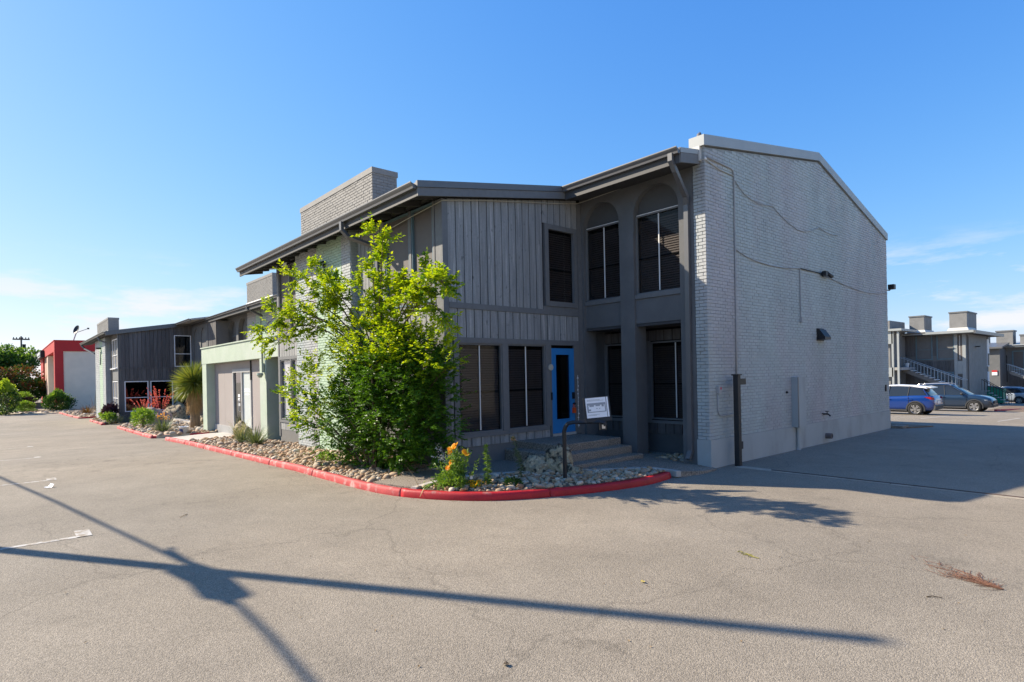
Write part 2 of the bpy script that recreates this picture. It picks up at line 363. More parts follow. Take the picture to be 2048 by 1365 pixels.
def kerb(path, inside, m, root, seg, hgt=.13, w=.15, jit=.004, mats=None):
    """segments of kerb along path; inside=+1 when bed lies to the left of travel"""
    L = [0]
    for a, b in zip(path, path[1:]): L.append(L[-1] + (b - a).length)
    cuts = [0]; acc = 0
    while acc < L[-1] - seg * .4: acc += seg * R.uniform(.8, 1.2); cuts.append(acc)
    cuts[-1] = L[-1]
    for ca, cb in zip(cuts, cuts[1:]):
        pts = [(p, l) for p, l in zip(path, L) if ca - 1e-6 <= l <= cb + 1e-6]
        def at(s):
            for i in range(len(L) - 1):
                if L[i] <= s <= L[i + 1] + 1e-9:
                    t = (s - L[i]) / max(1e-9, L[i + 1] - L[i]); return path[i].lerp(path[i + 1], t)
            return path[-1]
        q = [at(ca + .006)] + [p for p, l in pts if ca + .03 < l < cb - .03] + [at(cb - .006)]
        mb = MB(); rings = []
        for i, p in enumerate(q):
            t = ((q[min(i + 1, len(q) - 1)] - q[max(i - 1, 0)])).normalized()
            nrm = Vector((-t.y, t.x, 0)) * inside
            z = gz(p.x, p.y); j = R.uniform(-jit, jit)
            prof = [(0, -.1), (.004 + j, .03), (.012 + j, hgt - .05), (.025 + j, hgt - .015), (.05, hgt + j), (w - .02, hgt - .004 + j), (w, hgt - .03), (w, -.1)]
            rings.append([mb.P((p.x + nrm.x * d, p.y + nrm.y * d, z + h)) for d, h in prof])
        for A, B in zip(rings, rings[1:]):
            for k in range(len(A)): mb.f.append([A[k], A[(k + 1) % len(A)], B[(k + 1) % len(B)], B[k]])
        mb.f.append(rings[0]); mb.f.append(rings[-1][::-1])
        mm = m if mats is None else mats(q[len(q) // 2])
        mb.build('kerb_segment', mm, root, True)

def kroot(name='kerb'):
    o = bpy.data.objects.new(name, None); COL.objects.link(o); o['kind'] = 'structure'; return o
main_path = catmull([(3.54, 2.72), (3.62, 2.0), (3.53, 1.25), (3.22, .25), (2.70, -.80), (2.02, -1.42), (1.15, -1.82), (.2, -1.97), (-1.2, -2.0), (-4, -2.02), (-8, -2.02), (-12, -2.03), (-16.6, -2.05)])
k1 = kroot(); kerb(main_path, -1, m_red, k1, 3.1, mats=lambda p: m_red if p.x > .9 else m_redworn)
k2 = kroot(); kerb(catmull([(-17.6, -.2), (-18.0, -1.1), (-18.45, -2.15)], .4), -1, m_red, k2, 2.4)
kerb(catmull([(-18.5, -2.2), (-24, -2.1), (-30.2, -1.95)], .6), -1, m_redworn, k2, 3)
k3 = kroot(); kerb(catmull([(-38.5, -.6), (-35.5, -2.0)], .5), -1, m_red, k3, 2); kerb(catmull([(-35.5, -2.05), (-43.4, -2.0)], .8), -1, m_redworn, k3, 3)
k4 = kroot(); kerb(catmull([(-49.6, -2.15), (-58, -2.3), (-67.2, -2.4)], 1.2), -1, m_redworn, k4, 4); kerb(catmull([(-49.6, -.6), (-49.5, -2.1)], .5), -1, m_red, k4, 3)

# walkway round the steps, with a pale concrete edging
def zw(x, y):
    t = max(0, min(1, (x - 2.3) / 1.1)) * max(0, min(1, (y - 2.6) / 1.3))
    return gx(x) + .145 * (1 - t) + .025 * t
walk_poly = [(.28, -1.84), (1.32, -1.60), (1.02, -.55), (1.45, .62), (2.32, 1.72), (3.05, 2.86), (3.60, 2.86), (3.72, 3.6), (3.66, 4.16), (3.2, 4.4), (2.8, 5.6), (0, 5.6), (.02, 0), (-.12, -.5)]
clip_poly_strip('exposed_aggregate_path', walk_poly, 0, m_agg, zfun=zw)
edge = catmull([(1.34, -1.62), (1.04, -.55), (1.47, .62), (2.34, 1.72), (3.08, 2.84), (3.62, 2.84)], .2)
mb = MB(); rings = []
for i, p in enumerate(edge):
    t = (edge[min(i + 1, len(edge) - 1)] - edge[max(0, i - 1)]).normalized(); nr = Vector((-t.y, t.x, 0)); z = zw(p.x, p.y)
    rings.append([mb.P((p.x + nr.x * d, p.y + nr.y * d, z + h)) for d, h in ((.06, -.1), (.06, .012), (-.05, .012), (-.05, -.1))])
for A, B in zip(rings, rings[1:]):
    for k in range(4): mb.f.append([A[k], A[(k + 1) % 4], B[(k + 1) % 4], B[k]])
mb.f.append(rings[0]); mb.f.append(rings[-1])
mb.build('path_edging', m_concrete, None, kind='structure')

bed1_poly = [(1.30, -1.55), (1.00, -.55), (1.43, .64), (2.30, 1.74), (3.02, 2.82), (3.40, 2.66), (3.45, 2.0), (3.38, 1.3), (3.08, .32), (2.56, -.72), (1.94, -1.28)]
bed1 = clip_poly_strip('planting_bed', bed1_poly, .12, m_soil)
bed2_poly = [(-.16, -.5), (.24, -1.80), (-1.2, -1.84), (-4, -1.86), (-9.5, -1.86), (-13.2, -1.87), (-13.4, -.03), (-9.6, -.03), (-7.1, .05), (-2, .05), (.03, .05), (.03, -.02)]
bed2 = clip_poly_strip('planting_bed', bed2_poly, .12, m_dg)
entry_poly = [(-13.2, -1.87), (-16.6, -1.89), (-17.5, -.2), (-17.3, .9), (-13.2, .9)]
clip_poly_strip('concrete_path', entry_poly, .10, m_concrete)
bed3_poly = [(-18.35, -2.02), (-24, -1.94), (-30.2, -1.8), (-35.4, .2), (-36.8, 1.2), (-36.8, 3.2), (-19, 3.2), (-18.2, .1), (-17.9, -.9)]
bed3 = clip_poly_strip('planting_bed', bed3_poly, .13, m_dg)
bed4_poly = [(-35.7, -1.9), (-43.4, -1.85), (-49.2, -.8), (-49, -.9), (-37.3, -.88), (-38.3, -.7)]
bed4 = clip_poly_strip('planting_bed', bed4_poly, .13, m_soil)
bed5_poly = [(-49.7, -2.0), (-58, -2.15), (-67.2, -2.25), (-73.4, -4), (-73.6, 1.6), (-51, 1.6)]
bed5 = clip_poly_strip('planting_bed', bed5_poly, .13, m_dg)
# low concrete ledges in the far garden
mb = MB(); mb.box(-36.4, -20.0, 1.25, 1.55, gx(-28) + .05, gx(-28) + .22); mb.build('garden_ledge', m_concrete, None, kind='structure')
mb = MB(); mb.box(-36.6, -34.6, -.4, 3.1, gx(-36) + .1, gx(-36) + .30); mb.build('concrete_landing', m_concrete, None, kind='structure')

# far verge with gravel and lawn on the left
m_lawn = mat('mown_lawn', (.11, .20, .03), .9, .25, 1.5, .5, 30, fine=.2, fs=40)
clip_poly_strip('lawn', [(-74.2, -6.9), (-120, -12), (-120, -4.6), (-80, -3.6)], .14, m_lawn)
clip_poly_strip('gravel_verge', [(-66.5, -3.0), (-72, -8.5), (-79, -12), (-84, -12), (-74, -6.4), (-75, -2.6), (-67.3, -2.5)], .10, m_dg)

# driveway details: gate track, painted tick marks
mb = MB()
for i, (x0, x1) in enumerate(((3.75, 6.6), (6.62, 9.4), (9.42, 12.2))): mb.box(x0, x1, 4.70, 4.92, -.05, .008)
mb.build('concrete_strip', mat('worn_concrete_strip', (.36, .32, .26), .9, .2, 3, fine=.15, fs=60), None, kind='structure')
mb = MB(); mb.box(4.5, 12.2, 4.78, 4.82, 0, .022); mb.build('gate_track', mat('rusty_steel', (.10, .07, .055), .7, .3, 6), None, kind='structure')
def flatmark(name, pts, m, dz=.004):
    mb = MB(); mb.poly([(x, y, gz(x, y) + dz) for x, y in pts]); return mb.build(name, m, None, kind='structure', fix=False)
for x in (.28, -6.4, -12.9, -18.9):
    flatmark('parking_line', [(x - .02, -6.19), (x + .08, -6.19), (x + .10, -9.2), (x + .0, -9.2)], m_paint)
    flatmark('parking_line', [(x - .36, -6.02), (x + .08, -6.02), (x + .08, -6.19), (x - .36, -6.19)], m_paint, .008)
for i in range(5):
    x = -6 + i * 2.7; flatmark('parking_line', [(x, 24.2), (x + .1, 24.2), (x + .1, 29), (x, 29)], m_paint)

# ------------------------------------------------------------------ stones
def stone_mesh(seed, sub=2):
    rr = random.Random(seed); bm = bmesh.new(); bmesh.ops.create_icosphere(bm, subdivisions=sub, radius=1)
    sx, sy, sz = rr.uniform(.8, 1.25), rr.uniform(.65, 1.0), rr.uniform(.45, .75)
    ax = [Vector((rr.gauss(0, 1), rr.gauss(0, 1), rr.gauss(0, 1))).normalized() for _ in range(5)]
    am = [rr.uniform(.55, .9) for _ in ax]
    for v in bm.verts:
        p = v.co.copy()
        for a, m_ in zip(ax, am):
            d = p.dot(a)
            if d > m_: p -= a * (d - m_) * .8
        v.co = Vector((p.x * sx, p.y * sy, p.z * sz)) * (1 + rr.uniform(-.04, .04))
    me = bpy.data.meshes.new('stone'); bm.to_mesh(me); bm.free()
    me.materials.append(m_stone); me.polygons.foreach_set('use_smooth', [True] * len(me.polygons)); return me
SM = [stone_mesh(i, 2) for i in range(8)]; SL = [stone_mesh(50 + i, 1) for i in range(8)]
def inpoly(x, y, P):
    c = False
    for i in range(len(P)):
        (x0, y0), (x1, y1) = P[i], P[i - 1]
        if (y0 > y) != (y1 > y) and x < (x1 - x0) * (y - y0) / (y1 - y0) + x0: c = not c
    return c
def scatter(poly, n, rmin, rmax, dens=lambda x, y: 1, dz=.12, md=.75):
    xs = [p[0] for p in poly]; ys = [p[1] for p in poly]; out = []; grid = {}
    tries = 0
    while len(out) < n and tries < n * 30:
        tries += 1
        x, y = R.uniform(min(xs), max(xs)), R.uniform(min(ys), max(ys))
        if not inpoly(x, y, poly) or R.random() > dens(x, y): continue
        r = rmin + (rmax - rmin) * R.random() ** 2
        g = (int(x / .3), int(y / .3)); ok = True
        for i in (-1, 0, 1):
            for j in (-1, 0, 1):
                for (a, b, c) in grid.get((g[0] + i, g[1] + j), ()):
                    if (a - x) ** 2 + (b - y) ** 2 < ((c + r) * md) ** 2: ok = False
        if ok: grid.setdefault(g, []).append((x, y, r)); out.append((x, y, r, gz(x, y) + dz))
    return out
def lay_stones(bed, pts, indiv, near_first=True):
    pts.sort(key=lambda p: ((p[0] - CAM.x) ** 2 + (p[1] - CAM.y) ** 2) / p[2] ** 2)
    for x, y, r, z in pts[:indiv]:
        o = link('stone', R.choice(SM), bed); o.location = (x, y, z + r * R.uniform(.15, .42)); o.scale = (r, r, r)
        o.rotation_euler = (R.uniform(-.4, .4), R.uniform(-.4, .4), R.uniform(0, 6.3))
    rest = pts[indiv:]
    if rest:
        mb = MB()
        for x, y, r, z in rest:
            src = R.choice(SL if (x - CAM.x) ** 2 + (y - CAM.y) ** 2 > 160 else SM)
            Mx = Matrix.Translation((x, y, z + r * R.uniform(.15, .42))) @ Matrix.Rotation(R.uniform(0, 6.3), 4, 'Z') @ Matrix.Rotation(R.uniform(-.4, .4), 4, 'X') @ Matrix.Scale(r, 4)
            b = len(mb.v); mb.v += [Mx @ v.co for v in src.vertices]; mb.f += [[b + i for i in p.vertices] for p in src.polygons]
        mb.build('gravel_stones', m_stone, bed, True, 'stuff', fix=False)
front_soil = lambda x, y: 0.12 if (y < -.35 + (x - 1.2) * .55) else 1
p1 = scatter(bed1_poly, 620, .035, .085, front_soil)
lay_stones(bed1, p1, 290)
p2 = scatter(bed2_poly, 2300, .04, .12, lambda x, y: (1 if x < -2.2 else .55))
lay_stones(bed2, p2, 290)
p3 = scatter(bed3_poly, 1500, .06, .17); lay_stones(bed3, p3, 120)
p4 = scatter(bed5_poly, 700, .08, .20); lay_stones(bed5, p4, 0)
p5 = scatter(bed4_poly, 160, .06, .14); lay_stones(bed4, p5, 0)
lay_stones(kroot('stone_edging'), [(x, y, R.uniform(.1, .24), gz(x, y) + .08) for x, y in [(R.uniform(-80, -67), R.uniform(-12, -2.6)) for _ in range(260)] if inpoly(x, y, [(-66.5, -3.0), (-72, -8.5), (-79, -12), (-84, -12), (-74, -6.4), (-75, -2.6), (-67.3, -2.5)])], 0)
p6 = [(R.uniform(2.0, 3.0), R.uniform(4.2, 4.9), R.uniform(.03, .09), .08) for _ in range(40)]
lay_stones(kroot('loose_stones'), p6, 40)
# ------------------------------------------------------------------ building parts
def MXf(x0, y0=0): return Matrix(((0, 1, 0, x0), (1, 0, 0, y0), (0, 0, 1, 0), (0, 0, 0, 1)))      # faces +X : u->Y, n->X
def MYf(y0): return Matrix(((1, 0, 0, 0), (0, -1, 0, y0), (0, 0, 1, 0), (0, 0, 0, 1)))            # faces -Y : u->X, n->-Y
def bx(M, name, m, root, u0, u1, n0, n1, z0, z1, kind=None):
    return MB(M).box(u0, u1, n0, n1, z0, z1).build(name, m, root, kind=kind)
PLC = {}
def planks(root, M, u0, u1, z0, z1, w=.218, m=None, t=.022, gap=.022, z1f=None, n0=0, skip=()):
    m = m or m_plank; k = int(math.ceil((u1 - u0) / w - .2)); w = (u1 - u0) / k
    for i in range(k):
        a, b = u0 + i * w + gap / 2, u0 + (i + 1) * w - gap / 2
        if any(s0 < (a + b) / 2 < s1 for s0, s1 in skip): continue
        ta = z1f(a) if z1f else z1; tb = z1f(b) if z1f else z1
        tt = t + R.uniform(-.003, .003)
        mb = MB(M); mb.prism([(a, n0, z0), (b, n0, z0), (b, n0, tb), (a, n0, ta)], (0, tt, 0)); mb.build('plank', m, root)

def window(root, M, u0, u1, z0, z1, fm, style='blind', fw_=.05, fd=.03, inset=-.03, rod=True, bars=(), mid=True, slats=True, pane=None, label=None, vbars=()):
    mb = MB(M)
    mb.box(u0 - fw_, u0, inset - .02, fd, z0 - fw_, z1 + fw_); mb.box(u1, u1 + fw_, inset - .02, fd, z0 - fw_, z1 + fw_)
    mb.box(u0, u1, inset - .02, fd, z1, z1 + fw_); mb.box(u0, u1, inset - .02, fd + .01, z0 - fw_, z0)
    f = mb.build('window', fm, root)
    if label: f['label'] = label
    if style == 'blind':
        bx(M, 'pane', pane or m_glass, f, u0 + .001, u1 - .001, inset, inset + .004, z0 + .001, z1 - .001)
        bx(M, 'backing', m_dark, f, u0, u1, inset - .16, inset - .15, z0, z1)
        if slats:
            pitch = .054; key = (round(u1 - u0, 2), id(M) % 7, M[0][0] > .5)
            n = int((z1 - z0 - .04) / pitch)
            me = PLC.get(key)
            if me is None:
                rot = MB(); w = (u1 - u0) - .02
                prof = [(0, -.008, .022), (0, .009, -.024), (0, .012, -.023), (0, -.005, .023)]
                rot.prism(prof, (w, 0, 0)); M3 = M.copy(); M3.translation = (0, 0, 0); rot.v = [M3 @ v for v in rot.v]
                me = rot.mesh('blind_slat', m_slat); PLC[key] = me
            for i in range(n):
                o = link('blind_slat', me, f); o.location = M @ Vector((u0 + .01, inset - .040, z0 + .03 + i * pitch))
        if mid: bx(M, 'mid_rail', m_dark, f, u0, u1, inset - .028, inset - .01, (z0 + z1) / 2 - .10, (z0 + z1) / 2 - .07)
        if rod:
            c = (u0 + u1) / 2; bx(M, 'white_bar', m_rod, f, c - .012, c + .012, inset + .005, inset + .02, z0 + .02, z1 - .01)
    elif style == 'glass':
        bx(M, 'pane', pane or m_glassd, f, u0, u1, inset, inset + .006, z0, z1)
        for zb in bars: bx(M, 'glazing_bar', fm, f, u0, u1, inset + .007, fd - .005, zb - .022, zb + .022)
        for ub in vbars: bx(M, 'glazing_bar', fm, f, ub - .02, ub + .02, inset + .007, fd - .006, z0, z1)
    elif style == 'screen':
        bx(M, 'pane', pane or m_screen, f, u0, u1, inset, inset + .006, z0, z1)
        for zb in bars: bx(M, 'mid_rail', fm, f, u0, u1, inset + .007, fd - .012, zb - .02, zb + .02)
    return f

def brick_run(M, u0, u1, z0, z1, top=None, skip=(), L=.203, h=.0715, j=.0065, depth=.06, proud=.010):
    out = []; k = 0; z = z0
    while z < z1 - .02:
        u = u0 - (L / 2 if k % 2 else 0)
        while u < u1 - .015:
            a, b = max(u, u0), min(u + L, u1); zt = z + h - j
            if b - a > .03:
                ok = True
                if top and zt > min(top(a), top(b)) - .02: ok = False
                if ok and not any(s[0] < (a + b) / 2 < s[1] and s[2] < z < s[3] for s in skip):
                    out.append((M, a + j / 2, b - j / 2, z, zt, R.uniform(-.0035, .0035), R.uniform(-.002, .002)))
            u += L
        z += h; k += 1
    return out
def brick_box(mb, br, depth=.05, proud=.008):
    M, a, b, z, zt, dn, dz = br; mb.M = M
    f = proud + dn; c = .004
    i = [mb.P(p) for p in ((a, f - .012, z + dz), (b, f - .012, z + dz), (b, f - .012, zt + dz), (a, f - .012, zt + dz), (a + c, f, z + c + dz), (b - c, f, z + c + dz), (b - c, f + R.uniform(-.003, .003), zt - c + dz), (a + c, f, zt - c + dz))]
    for q in ((4, 5, 6, 7), (0, 1, 5, 4), (1, 2, 6, 5), (2, 3, 7, 6), (3, 0, 4, 7)): mb.f.append([i[x] for x in q])
def bricks_joined(root, brs, m, name='brick_courses'):
    mb = MB()
    for b in brs: brick_box(mb, b)
    return mb.build(name, m, root, kind='stuff')
def bricks_single(root, brs, m):
    for b in brs:
        mb = MB(); brick_box(mb, b); c = b[0] @ Vector(((b[1] + b[2]) / 2, 0, (b[3] + b[4]) / 2))
        mb.v = [v - c for v in mb.v]; o = mb.build('brick', m, root); o.location = c

GPROF = [(0, 0), (0, -.125), (-.075, -.125), (-.085, -.085), (-.115, -.045), (-.13, -.02), (-.13, 0), (-.118, 0), (-.118, -.015), (-.012, -.05), (-.012, 0)]
def gutter(root, x0, x1, y, z, name='gutter', m=None):
    mb = MB(); mb.prism([(x0, y + a, z + b) for a, b in GPROF], (x1 - x0, 0, 0)); return mb.build(name, m or m_gutter, root)

# ------------------------------------------------------------------ near building
B = thing('office_building', 'nearest two-storey charcoal building with blue door, arched windows and grey brick end wall', 'building')
zt = lambda y: 5.975 + .166 * y
CX = MXf(0); FY = MYf(0); AY = MYf(4.2); RY = MYf(5.1); BX = MXf(3.5); BF = MYf(4.2)
# inner walls
MB().prism([(-9.5, .28, -.5), (-9.5, .28, zt(.28) - .12), (-9.5, 9.9, zt(9.9) - .12), (-9.5, 15.3, zt(9.9) - 1.5), (-9.5, 15.3, -.5)], (9.24, 0, 0)).build('wall', m_dark, B)  # near-black walls put the shadow of the plank gaps into the colour
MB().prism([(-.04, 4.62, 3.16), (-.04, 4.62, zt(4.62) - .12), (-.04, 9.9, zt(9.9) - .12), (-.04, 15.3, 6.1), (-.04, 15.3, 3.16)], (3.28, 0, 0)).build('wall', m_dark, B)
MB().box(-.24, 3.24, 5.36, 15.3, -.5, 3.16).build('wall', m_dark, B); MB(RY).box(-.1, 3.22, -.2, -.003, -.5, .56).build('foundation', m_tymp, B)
MB().box(-.035, 3.22, 4.27, 5.125, 3.10, 3.155).build('porch_ceiling', m_soffit, B)

# cedar wall facing the drive
bx(CX, 'corner_board', m_trim, B, -.035, .10, .0, .035, .25, 5.70)
bx(FY, 'corner_board', m_trim, B, -.22, -.001, .0, .036, .25, 5.70)
ztop = lambda u: 5.70 + .166 * u
planks(B, CX, .102, 2.83, 3.585, 0, z1f=ztop)
planks(B, CX, 2.835, 4.05, 5.65, 0, z1f=ztop); bx(CX, 'trim_board', m_trim, B, 2.835, 4.05, -.02, .03, 3.584, 3.668); bx(CX, 'corner_board', m_trim, B, 4.055, 4.195, -.02, .03, .2, 6.3); MB().box(-.24, -.021, 4.205, 5.36, -.5, 3.16).build('wall', m_stucco, B)
bx(CX, 'trim_board', m_trim, B, .102, 4.06, 0, .042, 3.46, 3.582)
planks(B, CX, .102, 4.05, 2.855, 3.457)
bx(CX, 'trim_board', m_trim, B, .19, 4.06, 0, .052, 2.735, 2.852)
bx(CX, 'trim_board', m_trim, B, .19, 2.95, 0, .056, .715, .805)
planks(B, CX, .102, .185, .53, 2.855, w=.085)
for u0, u1 in ((.19, .30), (1.505, 1.665), (2.85, 2.985)): bx(CX, 'trim_board', m_trim, B, u0, u1, 0, .048, .806, 2.734)
planks(B, CX, .102, 2.985, .53, .713, w=.26)
bx(CX, 'foundation', m_base, B, 0, 4.2, -.26, -.004, -.3, .53)
window(B, CX, .335, 1.47, .84, 2.70, m_trim, fw_=.034, fd=.028)
window(B, CX, 1.70, 2.815, .84, 2.70, m_trim, fw_=.034, fd=.028)
w = window(B, CX, 3.02, 3.90, 3.79, 5.52, m_trim, fw_=.12, fd=.05, rod=False)
# blue door
bx(CX, 'door_frame', m_base, B, 2.987, 3.035, 0, .05, .55, 2.733); bx(CX, 'door_frame', m_base, B, 3.835, 4.06, 0, .05, .55, 2.733)
bx(CX, 'threshold', m_concrete, B, 3.036, 3.834, 0, .07, .54, .605)
mb = MB(CX)
for q in ((3.04, 3.17, .61, 2.66), (3.67, 3.83, .61, 2.66), (3.17, 3.67, .61, .93), (3.17, 3.67, 2.52, 2.66)): mb.box(q[0], q[1], .0, .04, q[2], q[3])
mb.box(3.155, 3.185, .04, .052, .915, 2.535); mb.box(3.655, 3.685, .04, .052, .915, 2.535); mb.box(3.185, 3.655, .04, .052, .915, .945); mb.box(3.185, 3.655, .04, .052, 2.505, 2.535)
door = mb.build('door', m_blue, B); door['label'] = 'bright blue door with one tall glass pane'
bx(CX, 'pane', m_glassd, door, 3.186, 3.654, .012, .018, .946, 2.504)
bx(CX, 'backing', m_dark, door, 3.186, 3.654, -.03, -.004, .946, 2.504)
bx(CX, 'white_bar', m_trim, door, 3.41, 3.43, -.003, .004, 1.0, 2.45)  # strip standing in for a pale reflection in the door glass
bx(CX, 'keypad_lock', m_black, door, 3.735, 3.795, .04, .085, 1.42, 1.58)
MB(CX).lathe([(.012, .04), (.012, .075), (.028, .08), (.03, .11), (.02, .125)], (0, 0, 0), 12, 'y').build('handle', m_black, door).location = (0, 3.765, 1.30)
lb = MB(CX); lb.box(3.725, 3.80, .045, .11, 1.07, 1.20); lb.tube([(3.74, .075, 1.2), (3.742, .075, 1.27), (3.765, .075, 1.29), (3.785, .075, 1.27), (3.785, .075, 1.2)], .008)
tag(lb.build('lockbox', m_orange), 'small orange lockbox hanging from the blue door handle', 'lockbox')
bm_ = MB(); bm_.lathe([(.055, -.014), (.075, -.014), (.075, .014), (.055, .014)], (0, 0, 0), 20, 'x')
o = tag(bm_.build('door_ring', m_cable), 'pale ring ornament hung beside the top of the blue door', 'ornament'); o.location = (.055, 3.0, 2.2)
MB(CX).box(2.99, 3.03, .05, .075, 1.42, 1.60).build('bell_panel', m_black, B)
ch = MB(CX); ch.tube([(3.93, .065, .70), (3.93, .065, 2.0)], .006, 5)
for i in range(13):
    z = .75 + i * .098; r = R.uniform(.012, .028); ch.lathe([(.003, z - r), (r, z), (.003, z + r)], (3.93 + R.uniform(-.01, .01), .068, 0), 6)
tag(ch.build('bead_chain', m_rod), 'strand of pale beads hanging right of the blue door', 'bead chain')

# arched bays
pil = [(-.02, .09), (1.23, 1.64), (2.86, 3.215)]
for a, b in pil: MB(AY).box(a, b, -.42, 0, .02, zt(4.2) - .1).build('pillar', m_stucco, B)
for (a, b) in ((.09, 1.23), (1.64, 2.86)):
    c, r, zs = (a + b) / 2, (b - a) / 2 - .012, 5.66
    mb = MB(AY); N = 24; pts = []
    for i in range(N + 1):
        t = math.pi * i / N; pts.append((c - r * math.cos(t), zs + r * 1.0 * math.sin(t)))
    pts = [(a, 5.3)] + [(a + .012, 5.3)] + pts + [(b - .012, 5.3), (b, 5.3)]
    T = zt(4.2) - .1
    for (ua, za), (ub, zb) in zip(pts, pts[1:]):
        if ub - ua < 1e-6:
            mb.poly([(ua, 0 - .004, za), (ub, -.004, zb), (ub, -.16, zb), (ua, -.16, za)]); continue
        mb.poly([(ua, -.004, za), (ub, -.004, zb), (ub, -.004, T), (ua, -.004, T)]); mb.poly([(ua, -.004, za), (ub, -.004, zb), (ub, -.16, zb), (ua, -.16, za)])
    mb.build('arch', m_stucco, B)
    mb = MB(AY); mb.box(a, b, -.40, -.06, 3.165, 3.73); mb.build('spandrel_panel', m_stucco, B)
    mb = MB(AY); mb.box(a + .001, b - .001, -.40, -.03, 3.735, 3.835); mb.build('window_sill', m_trim, B)
    bx(AY, 'tympanum', m_tymp, B, a, b, -.41, -.15, 5.675, 6.35)
    window(B, AY, a + .035, b - .035, 3.87, 5.63, m_trim, fw_=.034, fd=-.10, inset=-.15)
    bx(AY, 'transom_bar', m_rod, B, a + .04, b - .03, -.148, -.09, 5.663, 5.677)
# recessed ground floor behind the pillars
planks(B, RY, -.02, 3.2, .56, .80, w=.24, m=m_plankd); bx(RY, 'trim_board', m_trim, B, -.02, 3.2, 0, .05, .80, .87)  # darker planks put the shade of the recess into the colour
planks(B, RY, -.02, 3.2, 2.80, 3.05, w=.24, m=m_plankd)  # recess shade in the plank colour here too
for a, b in ((-.01, .02), (1.24, 1.42), (2.80, 3.2)): bx(RY, 'trim_board', m_trim, B, a, b, 0, .04, .87, 2.80)
window(B, RY, .055, 1.205, .93, 2.74, m_trim, fw_=.034, fd=.028); window(B, RY, 1.455, 2.765, .93, 2.74, m_trim, fw_=.034, fd=.028)

# brick end wall
top = lambda y: 6.72 + (y - 4.2) * (.96 / 5.76) if y < 9.96 else 7.68 - (y - 9.96) * (1.40 / 5.46)
MB().prism([(3.22, 4.21, -.4), (3.22, 4.21, 6.70), (3.22, 9.96, 7.66), (3.22, 15.42, 6.28), (3.22, 15.42, -.4)], (.279, 0, 0)).build('brick_wall', m_mortar, B)
brs = brick_run(BX, 4.2, 15.42, .60, 7.7, top) + brick_run(BF, 3.22, 3.505, .60, 6.7)
def near(b):
    c = b[0] @ Vector(((b[1] + b[2]) / 2, 0, b[3])); return (c - CAM).length
brs.sort(key=near); bricks_single(B, brs[:296], m_brick)
MB().box(3.205, 3.525, 4.185, 15.44, -.4, .597).build('plinth', m_plinth, B)
def coping(p, q, m=m_coping, h=.20):
    mb = MB(); mb.prism([(3.19, p[0], p[1] - h), (3.545, p[0], p[1] - h), (3.545, p[0], p[1] + .02), (3.19, p[0], p[1] + .02)], (0, q[0] - p[0], q[1] - p[1])); return mb.build('coping', m, B)
coping((4.12, 6.92), (7.1, 7.417)); coping((7.103, 7.418), (9.96, 7.895)); coping((9.962, 7.895), (15.46, 6.47))
MB().box(3.24, 3.44, 4.115, 4.20, 6.42, 6.73).build('coping_end_block', m_flash, B)
# roof
for x0, x1, y0 in ((-11.2, .2, -.70), (.2, 3.42, 3.46)):
    MB().prism([(x0, y0, zt(y0)), (x0, y0, zt(y0) - .10), (x0, 9.96, zt(9.96) - .10), (x0, 9.96, zt(9.96))], (min(x1, 3.21) - x0, 0, 0)).build('roof', m_roof, B)
MB().prism([(3.205, 3.46, zt(3.46)), (3.205, 3.46, zt(3.46) - .1), (3.205, 4.11, zt(4.11) - .1), (3.205, 4.11, zt(4.11))], (.21, 0, 0)).build('roof_edge', m_coping, B)
MB().prism([(-11.2, 9.965, zt(9.96)), (-11.2, 9.965, zt(9.96) - .1), (-11.2, 15.6, 6.15), (-11.2, 15.6, 6.25)], (14.4, 0, 0)).build('roof', m_roof, B)
# rake board and metal drip edge over the cedar wall
MB().prism([(.155, -.70, zt(-.70) - .27), (.155, 3.46, zt(3.46) - .27), (.155, 3.46, zt(3.46) - .105), (.155, -.70, zt(-.70) - .105)], (.04, 0, 0)).build('rake_board', m_trim, B)
MB().prism([(.15, -.72, zt(-.72) - .10), (.15, 3.48, zt(3.48) - .10), (.15, 3.48, zt(3.48) + .03), (.15, -.72, zt(-.72) + .03)], (.065, 0, 0)).build('drip_edge', m_gutter, B)
MB().prism([(3.37, 3.47, zt(3.47) - .30), (3.37, 4.19, zt(4.19) - .30), (3.37, 4.19, zt(4.19) - .105), (3.37, 3.47, zt(3.47) - .105)], (.04, 0, 0)).build('rake_board', m_trim, B)
MB().prism([(0, -.66, zt(-.66) - .25), (0, 4.2, zt(4.2) - .25), (0, 4.2, zt(4.2) - .11), (0, -.66, zt(-.66) - .11)], (.15, 0, 0)).build('soffit', m_soffit, B)
MB().prism([(-11.15, 0.03, zt(0) - .12), (-11.15, -.66, zt(-.66) - .12), (-11.15, -.66, zt(-.66) - .105), (-11.15, .03, zt(0) - .105)], (11.15, 0, 0)).build('soffit', m_soffit, B)
MB().prism([(.2, 3.47, zt(3.47) - .30), (.2, 4.25, zt(4.25) - .30), (.2, 4.25, zt(4.25) - .11), (.2, 3.47, zt(3.47) - .11)], (3.15, 0, 0)).build('soffit', m_soffit, B)
MB().box(-11.2, .15, -.70, -.66, zt(-.7) - .27, zt(-.7) - .105).build('fascia_board', m_fascia, B)
MB().box(.2, 3.365, 3.46, 3.50, zt(3.46) - .30, zt(3.46) - .105).build('fascia_board', m_fascia, B)
gutter(B, -11.2, .15, -.705, zt(-.7) + .0); gutter(B, .22, 3.40, 3.455, zt(3.46) + .0)
for i in range(18):
    x = -11.0 + i * .635
    MB().prism([(x, -.655, zt(-.655) - .25), (x, .0, zt(0) - .25), (x, 0, zt(0) - .121), (x, -.655, zt(-.655) - .121)], (.05, 0, 0)).build('rafter_tail', m_soffit, B)
